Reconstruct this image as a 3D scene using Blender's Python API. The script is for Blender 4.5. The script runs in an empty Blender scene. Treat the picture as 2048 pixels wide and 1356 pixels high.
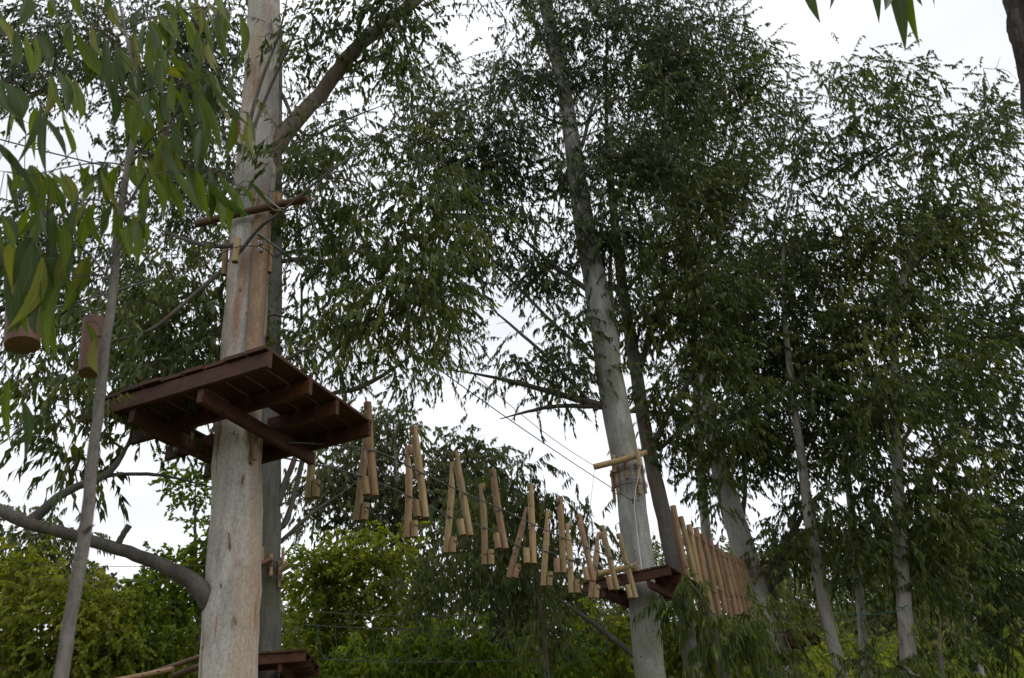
import bpy, math, random
import numpy as np
from mathutils import Matrix, Vector

rng = np.random.default_rng(7)
random.seed(7)
SC = bpy.context.scene
COL = SC.collection
R = math.radians

# ------------------------------------------------------------------ camera
CAM_H = 1.6
FPX, PITCH, ROLL = 1562.0, R(31.0), R(-5.6)      # focal length in pixels of the 2048 px photograph
Fv = np.array([0, math.cos(PITCH), math.sin(PITCH)])
R0 = np.array([1.0, 0, 0]); U0 = np.cross(R0, Fv)
Rv = math.cos(ROLL) * R0 + math.sin(ROLL) * U0
Uv = -math.sin(ROLL) * R0 + math.cos(ROLL) * U0
CAM = np.array([0, 0, CAM_H])
cd = bpy.data.cameras.new('camera'); cam = bpy.data.objects.new('camera', cd); COL.objects.link(cam)
cd.sensor_width = 23.6; cd.lens = 18.0; cd.clip_start = 0.05; cd.clip_end = 2000
cam.matrix_world = Matrix(((Rv[0], Uv[0], -Fv[0], 0), (Rv[1], Uv[1], -Fv[1], 0),
                           (Rv[2], Uv[2], -Fv[2], CAM_H), (0, 0, 0, 1)))
cd.dof.use_dof = True; cd.dof.focus_distance = 11.0; cd.dof.aperture_fstop = 2.0
SC.camera = cam

# ------------------------------------------------------------------ sky, sun, exposure
SUN_EL, SUN_AZ = R(56), R(115)          # azimuth from +Y clockwise: bright side of the cloud cover is to the right
w = bpy.data.worlds.new('World'); SC.world = w; w.use_nodes = True
nt = w.node_tree; nt.nodes.clear()
out = nt.nodes.new('ShaderNodeOutputWorld'); bg = nt.nodes.new('ShaderNodeBackground')
sky = nt.nodes.new('ShaderNodeTexSky'); sky.sky_type = 'NISHITA'; sky.sun_disc = False
sky.sun_elevation = SUN_EL; sky.sun_rotation = SUN_AZ; sky.air_density = 1.0; sky.dust_density = 2.0
tc = nt.nodes.new('ShaderNodeTexCoord'); mp = nt.nodes.new('ShaderNodeMapping'); mp.inputs['Scale'].default_value = (1.2, 1.2, 2.6)
ns = nt.nodes.new('ShaderNodeTexNoise'); ns.inputs['Scale'].default_value = 1.6; ns.inputs['Detail'].default_value = 5
rp = nt.nodes.new('ShaderNodeMapRange'); rp.inputs['From Min'].default_value = .3; rp.inputs['From Max'].default_value = .72
rp.inputs['To Min'].default_value = 9.3; rp.inputs['To Max'].default_value = 14.6
cm = nt.nodes.new('ShaderNodeVectorMath'); cm.operation = 'SCALE'; cm.inputs[0].default_value = (.95, .975, 1.03)
mx = nt.nodes.new('ShaderNodeMixRGB'); mx.inputs[0].default_value = .9      # closed cloud cover with a little blue coming through
L = nt.links.new
L(tc.outputs['Generated'], mp.inputs[0]); L(mp.outputs[0], ns.inputs['Vector']); L(ns.outputs[0], rp.inputs['Value'])
L(rp.outputs[0], cm.inputs['Scale']); L(sky.outputs[0], mx.inputs[1]); L(cm.outputs[0], mx.inputs[2])
L(mx.outputs[0], bg.inputs[0]); bg.inputs[1].default_value = .1; L(bg.outputs[0], out.inputs[0])
sd = bpy.data.lights.new('sun', 'SUN'); sd.energy = 0.9; sd.angle = R(18); sd.color = (1, .96, .9)
sun = bpy.data.objects.new('sun', sd); COL.objects.link(sun)
sdir = Vector((math.sin(SUN_AZ) * math.cos(SUN_EL), math.cos(SUN_AZ) * math.cos(SUN_EL), math.sin(SUN_EL)))
sun.rotation_euler = sdir.to_track_quat('Z', 'Y').to_euler()
SC.view_settings.view_transform = 'Standard'; SC.view_settings.look = 'None'
SC.view_settings.gamma = 1; SC.view_settings.exposure = 0.0; SC.view_settings.use_curve_mapping = False
SC.render.engine = 'CYCLES'
cy = SC.cycles
cy.max_bounces = 5; cy.diffuse_bounces = 3; cy.glossy_bounces = 1; cy.transmission_bounces = 3; cy.use_denoising = True

# ------------------------------------------------------------------ pixels to places
def ray(x, y):
    return Fv * FPX + Rv * (x - 1024) + Uv * (678 - y)
def at(x, y, Y):                         # the point seen at pixel x,y on the upright plane Y metres ahead
    d = ray(x, y); return CAM + d * (Y / d[1])
def at_h(x, y, h):                       # ... on the level plane h metres above the eye
    d = ray(x, y); return CAM + d * (h / d[2])
def mpp(p):                              # metres per pixel at a point
    return float((np.asarray(p) - CAM) @ Fv) / FPX
def to_px(P):
    d = np.atleast_2d(P) - CAM
    z = np.maximum(d @ Fv, .01)
    return 1024 + d @ Rv / z * FPX, 678 - d @ Uv / z * FPX
def unit(v):
    v = np.asarray(v, float); return v / np.maximum(np.linalg.norm(v, axis=-1, keepdims=True), 1e-9)
def ground(x, y):
    t = np.clip((np.asarray(y, float) - 13) / 60.0, 0, 1)
    return 13.5 * t * t * (3 - 2 * t) + .12 * np.sin(x * .31 + 1) * np.sin(y * .27) + np.clip(t, 0, 1) * .03 * np.asarray(x)

# ------------------------------------------------------------------ materials
def nodes(name):
    m = bpy.data.materials.new(name); m.use_nodes = True
    t = m.node_tree; t.nodes.clear()
    o = t.nodes.new('ShaderNodeOutputMaterial')
    return m, t, o
def coords(t, scale, rnd=True):
    tc = t.nodes.new('ShaderNodeTexCoord'); mp = t.nodes.new('ShaderNodeMapping'); mp.inputs['Scale'].default_value = scale
    if rnd:
        oi = t.nodes.new('ShaderNodeObjectInfo'); ad = t.nodes.new('ShaderNodeVectorMath'); ad.operation = 'MULTIPLY_ADD'
        cb = t.nodes.new('ShaderNodeCombineXYZ')
        for i in range(3): t.links.new(oi.outputs['Random'], cb.inputs[i])
        ad.inputs[1].default_value = (13, 7, 5); t.links.new(cb.outputs[0], ad.inputs[0]); t.links.new(tc.outputs['Object'], ad.inputs[2])
        t.links.new(ad.outputs[0], mp.inputs[0])
    else:
        t.links.new(tc.outputs['Object'], mp.inputs[0])
    return mp.outputs[0]
def noise(t, vec, scale, detail=4, rough=.55):
    n = t.nodes.new('ShaderNodeTexNoise'); n.inputs['Scale'].default_value = scale
    n.inputs['Detail'].default_value = detail; n.inputs['Roughness'].default_value = rough
    t.links.new(vec, n.inputs['Vector']); return n.outputs[0]
def ramp(t, fac, stops):
    r = t.nodes.new('ShaderNodeValToRGB'); e = r.color_ramp.elements
    while len(e) < len(stops): e.new(.5)
    for i, (p, c) in enumerate(stops):
        e[i].position = p; e[i].color = (*c, 1) if len(c) == 3 else c
    t.links.new(fac, r.inputs[0]); return r.outputs[0]
def mix(t, fac, a, b, mode='MIX'):
    n = t.nodes.new('ShaderNodeMixRGB'); n.blend_type = mode
    for i, v in ((0, fac), (1, a), (2, b)):
        if hasattr(v, 'is_linked'): t.links.new(v, n.inputs[i])
        else: n.inputs[i].default_value = v if i == 0 else (*v, 1)
    return n.outputs[0]
def finish(t, o, col, rough, bumpsrc=None, bstr=.3, bdist=.01, metal=0, spec=.4):
    b = t.nodes.new('ShaderNodeBsdfPrincipled')
    if hasattr(col, 'is_linked'): t.links.new(col, b.inputs['Base Color'])
    else: b.inputs['Base Color'].default_value = (*col, 1)
    b.inputs['Roughness'].default_value = rough; b.inputs['Metallic'].default_value = metal
    b.inputs['Specular IOR Level'].default_value = spec
    if bumpsrc is not None:
        bp = t.nodes.new('ShaderNodeBump'); bp.inputs['Strength'].default_value = bstr; bp.inputs['Distance'].default_value = bdist
        t.links.new(bumpsrc, bp.inputs['Height']); t.links.new(bp.outputs[0], b.inputs['Normal'])
    t.links.new(b.outputs[0], o.inputs[0]); return b

def bark(name, dark, light, stain, amt=.5, scale=1.0, lichen=None, band=None):
    m, t, o = nodes(name)
    v = coords(t, (3.0 * scale, 3.0 * scale, .8 * scale)); v2 = coords(t, (4.5, 4.5, .45)); v3 = coords(t, (1, 1, 1)); v4 = coords(t, (9, 9, .6))
    c = ramp(t, noise(t, v, 1.5, 8, .68), [(.33, dark), (.66, light)])
    c = mix(t, .4, c, ramp(t, noise(t, v4, 1.6, 5, .65), [(.35, dark), (.65, light)]))
    c = mix(t, ramp(t, noise(t, coords(t, (1.6, 1.6, .9)), 1.3, 3), [(.56, (0, 0, 0)), (.60, (.45, .45, .45))]), c, tuple(min(1, x * 1.12) for x in light))
    s = ramp(t, noise(t, v2, .9, 3), [(.52 + .1 * (1 - amt), (0, 0, 0)), (.68 + .1 * (1 - amt), (1, 1, 1))])
    c = mix(t, s, c, stain)
    if band:                                   # long vertical runs of stain down the trunk
        vb = coords(t, (1, 1, .07)); b1 = noise(t, vb, 3.4, 4, .6); b2 = noise(t, vb, 9, 3, .6)
        c = mix(t, ramp(t, b1, [(.47, (0, 0, 0)), (.62, (.62, .62, .62))]), c, band)
        c = mix(t, ramp(t, b2, [(.60, (0, 0, 0)), (.68, (.8, .8, .8))]), c, stain)
        c = mix(t, ramp(t, b1, [(.30, (.55, .55, .55)), (.42, (0, 0, 0))]), c, tuple(x * .62 for x in dark))
    if lichen:
        c = mix(t, ramp(t, noise(t, v3, 1.1, 5), [(.5, (0, 0, 0)), (.7, (.75, .75, .75))]), c, lichen)
    sp = ramp(t, noise(t, v3, 26, 2), [(.62, (0, 0, 0)), (.72, (1, 1, 1))])
    vor = t.nodes.new('ShaderNodeTexVoronoi'); vor.inputs['Scale'].default_value = 3.1; t.links.new(v3, vor.inputs['Vector'])
    kn = ramp(t, vor.outputs['Distance'], [(.03, (1, 1, 1)), (.075, (0, 0, 0))])
    c = mix(t, mix(t, .35, (0, 0, 0), sp, 'MIX'), c, tuple(x * .35 for x in dark))
    c = mix(t, kn, c, (.06, .035, .022))
    c = mix(t, .5, c, mix(t, 1.0, c, ramp(t, noise(t, coords(t, (1, 1, .45)), 55, 4, .75), [(.38, (.45, .43, .4)), (.58, (1, 1, 1))]), 'MULTIPLY'))
    h = mix(t, .45, noise(t, v, 5, 6, .7), noise(t, v3, 40, 3))
    finish(t, o, c, .8, h, .55, .012, spec=.2); return m
def leafmat(name, c1, c2, c3, trans=.35, gloss=.42):
    m, t, o = nodes(name)
    a = t.nodes.new('ShaderNodeAttribute'); a.attribute_name = 'tone'
    col = ramp(t, a.outputs['Fac'], [(.0, c1), (.55, c2), (1.0, c3)])
    p = t.nodes.new('ShaderNodeBsdfPrincipled'); t.links.new(col, p.inputs['Base Color'])
    p.inputs['Roughness'].default_value = gloss; p.inputs['Specular IOR Level'].default_value = .28
    tr = t.nodes.new('ShaderNodeBsdfTranslucent'); tl = mix(t, 1.0, col, (1.5, 1.55, .5), 'MULTIPLY'); t.links.new(tl, tr.inputs[0])
    ms = t.nodes.new('ShaderNodeMixShader'); ms.inputs[0].default_value = trans
    t.links.new(p.outputs[0], ms.inputs[1]); t.links.new(tr.outputs[0], ms.inputs[2]); t.links.new(ms.outputs[0], o.inputs[0])
    return m
def wood(name, a, b, knot, rough=.65, axis_scale=(14, 14, 1.2)):
    m, t, o = nodes(name)
    v = coords(t, axis_scale); v3 = coords(t, (1, 1, 1))
    g = noise(t, v, 2.0, 5, .6)
    c = ramp(t, g, [(.3, a), (.7, b)])
    c = mix(t, ramp(t, noise(t, v3, 2.2, 3), [(.42, (0, 0, 0)), (.66, (.8, .8, .8))]), c, knot)
    vor = t.nodes.new('ShaderNodeTexVoronoi'); vor.inputs['Scale'].default_value = 5; t.links.new(v3, vor.inputs['Vector'])
    c = mix(t, ramp(t, vor.outputs['Distance'], [(.05, (1, 1, 1)), (.13, (0, 0, 0))]), c, tuple(x * .35 for x in a))
    oi = t.nodes.new('ShaderNodeObjectInfo'); c = mix(t, 1.0, c, ramp(t, oi.outputs['Random'], [(0, (.66, .64, .62)), (.5, (1, 1, 1)), (1, (1.0, .93, .82))]), 'MULTIPLY')
    st = ramp(t, noise(t, coords(t, (2, 2, 2)), 1.7, 5, .7), [(.45, (0, 0, 0)), (.7, (.55, .55, .55))]); c = mix(t, st, c, tuple(x * .5 for x in a))
    finish(t, o, c, rough, g, .5, .006, spec=.3); return m
def plain(name, col, rough=.6, metal=0, spec=.4):
    m, t, o = nodes(name)
    n = noise(t, coords(t, (1, 1, 1)), 30, 3)
    c = ramp(t, n, [(.3, tuple(x * .7 for x in col)), (.7, col)])
    finish(t, o, c, rough, n, .2, .003, metal, spec); return m

M = {}
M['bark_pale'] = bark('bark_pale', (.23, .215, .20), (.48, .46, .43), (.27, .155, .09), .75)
M['bark_stained'] = bark('bark_stained', (.25, .232, .208), (.54, .51, .465), (.28, .135, .065), .7, band=(.36, .25, .16))
M['bark_shade'] = bark('bark_shade', (.16, .148, .13), (.38, .355, .31), (.21, .125, .075), .6)  # darker pale bark, the foliage's shade put into its colour
M['bark_mossy'] = bark('bark_mossy', (.05, .05, .044), (.155, .15, .135), (.085, .08, .05), .6, lichen=(.06, .06, .03))
M['bark_sapling'] = bark('bark_sapling', (.10, .088, .078), (.235, .21, .185), (.12, .075, .055), .6)
M['bark_grey'] = bark('bark_grey', (.15, .15, .138), (.37, .362, .34), (.18, .165, .10), .5, lichen=(.15, .145, .075))
M['bark_red'] = bark('bark_red', (.075, .07, .062), (.165, .152, .135), (.18, .10, .06), .55)
M['bark_tan'] = bark('bark_tan', (.17, .105, .062), (.34, .245, .165), (.33, .31, .28), .5)
M['bark_brown'] = bark('bark_brown', (.016, .012, .010), (.055, .04, .032), (.008, .006, .005), .6, 2.0)
M['bark_limb'] = bark('bark_limb', (.06, .052, .045), (.155, .14, .12), (.12, .062, .04), .6)
M['bark_limb_tan'] = bark('bark_limb_tan', (.11, .082, .064), (.25, .195, .158), (.20, .10, .055), .7)
M['bark_twig'] = bark('bark_twig', (.07, .055, .045), (.16, .13, .105), (.12, .055, .035), .6)
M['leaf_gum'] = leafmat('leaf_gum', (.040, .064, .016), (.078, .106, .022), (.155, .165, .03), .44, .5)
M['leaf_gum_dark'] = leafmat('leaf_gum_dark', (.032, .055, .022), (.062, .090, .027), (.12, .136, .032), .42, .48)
M['leaf_olive'] = leafmat('leaf_olive', (.065, .082, .032), (.10, .12, .045), (.15, .16, .06), .42, .5)
M['leaf_bright'] = leafmat('leaf_bright', (.08, .13, .014), (.15, .215, .02), (.25, .28, .03), .55, .5)
M['leaf_yellow'] = leafmat('leaf_yellow', (.10, .14, .018), (.20, .235, .028), (.29, .28, .04), .55, .5)
M['leaf_near'] = leafmat('leaf_near', (.02, .042, .018), (.055, .092, .02), (.14, .165, .035), .45, .38)
M['log'] = wood('log', (.25, .18, .085), (.44, .335, .175), (.36, .22, .12))
M['log_warm'] = wood('log_warm', (.235, .145, .078), (.39, .27, .152), (.31, .17, .095))
M['log_red'] = wood('log_red', (.085, .042, .026), (.175, .09, .058), (.11, .05, .032))
M['log_cut'] = wood('log_cut', (.36, .29, .195), (.48, .41, .30), (.34, .23, .14))
M['end_grain'] = wood('end_grain', (.12, .075, .045), (.24, .16, .095), (.19, .10, .06))
M['plank'] = wood('plank', (.038, .0125, .0045), (.112, .04, .014), (.06, .02, .008), .65, (3, 22, 22))
M['metal'] = plain('metal', (.34, .34, .33), .45, .85)
M['cable'] = plain('cable', (.13, .13, .13), .55, .5)
M['wire'] = plain('wire', (.06, .055, .05), .7)
M['cord_white'] = plain('cord_white', (.62, .62, .60), .8)
M['rope_green'] = plain('rope_green', (.03, .15, .10), .8)
M['rubber'] = plain('rubber', (.03, .027, .025), .7)
def ground_mat():
    m, t, o = nodes('ground_grass')
    v = coords(t, (1, 1, 1), False); n = noise(t, v, .35, 6); n2 = noise(t, v, 9, 4)
    c = ramp(t, n, [(.35, (.05, .06, .018)), (.55, (.11, .115, .03)), (.75, (.13, .09, .05))])
    c = mix(t, .4, c, ramp(t, n2, [(.3, (.03, .04, .012)), (.7, (.15, .16, .05))]))
    finish(t, o, c, .9, n2, .6, .05, spec=.1); return m
M['ground'] = ground_mat()

# ------------------------------------------------------------------ mesh helpers
def link(o, parent=None, base=None):
    COL.objects.link(o)
    if parent is not None: o.parent = parent
    return o
def mesh_np(name, V, F, mats, smooth=False, fmat=None, tone=None):
    V = np.asarray(V, np.float32); F = np.asarray(F, np.int32); n = F.shape[1]
    me = bpy.data.meshes.new(name)
    me.vertices.add(len(V)); me.vertices.foreach_set('co', V.ravel())
    me.loops.add(F.size); me.loops.foreach_set('vertex_index', F.ravel())
    me.polygons.add(len(F)); me.polygons.foreach_set('loop_start', np.arange(0, F.size, n, dtype=np.int32))
    if smooth: me.polygons.foreach_set('use_smooth', np.ones(len(F), bool))
    for m in (mats if isinstance(mats, (list, tuple)) else [mats]): me.materials.append(m)
    if fmat is not None: me.polygons.foreach_set('material_index', np.asarray(fmat, np.int32))
    if tone is not None:
        a = me.attributes.new('tone', 'FLOAT', 'FACE'); a.data.foreach_set('value', np.asarray(tone, np.float32))
    me.update(calc_edges=True)
    return me
class MB:                                 # collects quads
    def __init__(s): s.V = []; s.F = []; s.S = []; s.m = []; s.n = 0
    def add(s, V, F, smooth=True, m=0):
        V = np.asarray(V, float); F = np.asarray(F, int)
        s.V.append(V); s.F.append(F + s.n); s.S.append(np.full(len(F), smooth))
        s.m.append(np.full(len(F), m) if np.isscalar(m) else np.asarray(m)); s.n += len(V)
    def tube(s, P, rad, k=8, cap=True, m=0, capm=None, wob=0.0, clampf=None, bevel=0.0):
        P = np.asarray(P, float); n = len(P); rad = np.broadcast_to(np.asarray(rad, float), (n,))
        T = unit(np.gradient(P, axis=0))
        a = np.array([1., 0, 0]) if abs(T[0][0]) < .9 else np.array([0, 1., 0])
        N = unit(np.cross(T[0], np.cross(a, T[0]))); ang = np.linspace(0, 2 * math.pi, k, endpoint=False)
        rings = []; cm = []
        for i in range(n):
            N = unit(N - T[i] * (N @ T[i])); B = np.cross(T[i], N)
            off = np.outer(np.cos(ang), N) + np.outer(np.sin(ang), B)
            rr = rad[i] * (1 + (wob * rng.standard_normal(k) if wob else 0))
            off = off * np.reshape(rr, (-1, 1) if wob else (1, 1))
            flag = np.zeros(k, bool)
            if clampf is not None:
                c = clampf(i)
                if c is not None:
                    dvec, lim = c; dv = unit(dvec - T[i] * (dvec @ T[i])); q = off @ dv
                    flag = q > lim; off = off - np.outer(np.maximum(q - lim, 0), dv)
            rings.append(P[i] + off); cm.append(flag)
        V = np.concatenate(rings); F = []; fm = []
        for i in range(n - 1):
            for j in range(k):
                j2 = (j + 1) % k
                F.append((i * k + j, i * k + j2, (i + 1) * k + j2, (i + 1) * k + j))
                fm.append(2 if clampf is not None and (cm[i][j] and cm[i][j2]) or (clampf is not None and cm[i + 1][j] and cm[i + 1][j2]) else m)
        s.add(V, F, True, fm)
        if cap:
            for e, sg in ((0, -1), (n - 1, 1)):
                Rg = rings[e]; c = P[e]; q = []
                Vc = np.concatenate([Rg + T[e] * sg * 1e-4, c + (Rg - c) * .5 + T[e] * sg * (.002 + bevel), [c + T[e] * sg * (.002 + bevel)]])
                for j in range(k):
                    j2 = (j + 1) % k
                    q.append((j, j2, k + j2, k + j) if sg > 0 else (j2, j, k + j, k + j2))
                for j in range(0, k, 2):
                    q.append((k + j, k + (j + 1) % k, k + (j + 2) % k, 2 * k) if sg > 0 else (k + (j + 2) % k, k + (j + 1) % k, k + j, 2 * k))
                s.add(Vc, q, False, m if capm is None else capm)
    def box(s, c, ax, ay, az, h, m=0, bev=.006):      # centre, unit axes, half sizes; chamfered long edges
        c = np.asarray(c, float); h = np.asarray(h, float)
        b = min(bev, .4 * h.min())
        prof = np.array([(-h[1] + b, -h[2]), (h[1] - b, -h[2]), (h[1], -h[2] + b), (h[1], h[2] - b), (h[1] - b, h[2]), (-h[1] + b, h[2]), (-h[1], h[2] - b), (-h[1], -h[2] + b)])
        V = []
        for sx in (-1, 1):
            for (p, q) in prof: V.append(c + ax * sx * h[0] + ay * p + az * q)
        F = [(j, j + 8, (j + 1) % 8 + 8, (j + 1) % 8) for j in range(8)]
        F += [(0, 1, 2, 3), (0, 3, 4, 7), (4, 5, 6, 7), (11, 10, 9, 8), (15, 12, 11, 8), (15, 14, 13, 12)]
        s.add(V, F, False, m)
    def obj(s, name, mats, parent=None, base=(0, 0, 0)):
        me = mesh_np(name, np.concatenate(s.V) - np.asarray(base), np.concatenate(s.F), mats, fmat=np.concatenate(s.m))
        me.polygons.foreach_set('use_smooth', np.concatenate(s.S))
        o = bpy.data.objects.new(name, me); return link(o, parent)
def tag(o, label=None, cat=None, group=None, kind=None):
    for k, v in (('label', label), ('category', cat), ('group', group), ('kind', kind)):
        if v: o[k] = v
    return o
def thing(name, base, label, cat, group=None):
    e = bpy.data.objects.new(name, None); e.empty_display_size = .2; e.location = Vector(base); COL.objects.link(e)
    return tag(e, label, cat, group)
def spline(P, n):                          # Catmull-Rom resample, works on any number of columns
    P = np.asarray(P, float)
    if len(P) == 2: return P[0] + (P[1] - P[0]) * np.linspace(0, 1, n)[:, None]
    Q = np.vstack([2 * P[0] - P[1], P, 2 * P[-1] - P[-2]]); o = []
    for u in np.linspace(0, len(P) - 1 - 1e-6, n):
        i = int(u); t = u - i; a, b, c, d = Q[i:i + 4]
        o.append(.5 * (2 * b + (c - a) * t + (2 * a - 5 * b + 4 * c - d) * t * t + (3 * b - a - 3 * c + d) * t ** 3))
    return np.array(o)
def sag(a, b, s=.1, n=14):
    t = np.linspace(0, 1, n)[:, None]; a = np.asarray(a, float); b = np.asarray(b, float)
    P = a + (b - a) * t; P[:, 2] -= 4 * s * (t * (1 - t))[:, 0]; return P

# ------------------------------------------------------------------ how thick the foliage stands where (0 open sky .. 9 closed), 64 px cells
MAP = ["88888887666887367789988430000000", "88888887546897256899999731433110", "88888887567666688789999976777775", "64578886676566888789999988889998", "13467786766677886589976888766786", "56678888886568887799988863776774", "66678999788888889988988646889987", "76579998678878777887884679987986", "76578998458998657767878995577865", "77678899668998534776899678888877", "78788999775886434776999688879888", "56768767744766446886999788779878", "46776666620565355555789888889888", "56655555445997632213589888999999", "56642376168888887744688678999999", "45300476358888888744577378999999", "46400277378887899855677478999999", "78612688678888679998778999999999", "99979999999999999999999999999999", "99999999999999999999999999999999", "99999999999999999999999999999999", "99999999999999999999999999999999"]
assert all(len(r) == 32 for r in MAP), [len(r) for r in MAP]
DM = np.array([[int(c) for c in r] for r in MAP], float)
KEEP = np.array([0, .04, .12, .24, .38, .54, .7, .86, 1, 1])
def cover(P):
    x, y = to_px(P)
    gx = np.clip(x / 64 - .5, 0, 30.999); gy = np.clip(y / 64 - .5, 0, 20.999)
    i = gx.astype(int); j = gy.astype(int); fx = gx - i; fy = gy - j
    v = DM[j, i] * (1 - fx) * (1 - fy) + DM[j, i + 1] * fx * (1 - fy) + DM[j + 1, i] * (1 - fx) * fy + DM[j + 1, i + 1] * fx * fy
    return np.interp(v, range(10), KEEP)

# ------------------------------------------------------------------ foliage
def leaf_field(C, out_, tone, nper, Ln, Wd, tw, droop, spread=.35):
    S = len(C); n = S * nper
    d = unit(out_ * .7 + rng.normal(0, .55, (S, 3)) + (0, 0, -.12))
    tl = tw * rng.uniform(.6, 1.3, (S, 1))
    t = (np.linspace(.12, 1, nper)[None] + rng.uniform(-.06, .06, (S, nper)))[..., None]
    base = (C[:, None] + d[:, None] * t * tl[:, None]); base[..., 2] -= (.30 * tl * t[..., 0] ** 2)
    a = unit(.5 * d[:, None] + rng.normal(0, spread, (S, nper, 3)) + np.array([0, 0, -droop])).reshape(n, 3)
    b = unit(np.cross(a, rng.normal(0, 1, (n, 3)))); c = np.cross(a, b)
    base = base.reshape(n, 3)
    l = Ln * rng.uniform(.6, 1.2, (n, 1)); w_ = Wd * rng.uniform(.7, 1.2, (n, 1)) * .5
    k = rng.uniform(-.16, .16, (n, 1)) * l; q = rng.uniform(-.05, .12, (n, 1)) * l
    m1 = base + a * l * .34 + b * k * .55 + c * q
    tip = base + a * l - b * k * .6 - c * q
    V = np.stack([base, m1 + b * w_, tip, m1 - b * w_], 1).reshape(-1, 3)
    F = np.arange(n * 4).reshape(n, 4)
    tn = np.clip(np.repeat(tone, nper) + rng.normal(0, .24, n), 0, 1)
    # twigs: a slim three-sided rod per spray
    e = C + d * tl; e[:, 2] -= .30 * tl[:, 0]; mid = C + d * tl * .55; mid[:, 2] -= .09 * tl[:, 0]
    s1 = unit(np.cross(d, (.3, .2, 1.))); s2 = np.cross(d, s1); r = .0035 * (tw / .4)
    TV = []; 
    for p, rr in ((C, r * 1.4), (e, r * .5)):
        for an in (0, 2.094, 4.189): TV.append(p + (s1 * math.cos(an) + s2 * math.sin(an)) * rr)
    TV = np.stack(TV, 1).reshape(-1, 3); o = (np.arange(S) * 6)[:, None]
    TF = np.concatenate([o + np.array([[i * 3 + j, i * 3 + (j + 1) % 3, i * 3 + 3 + (j + 1) % 3, i * 3 + 3 + j]]) for i in (0,) for j in range(3)])
    return V, F, tn, TV, TF

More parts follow.
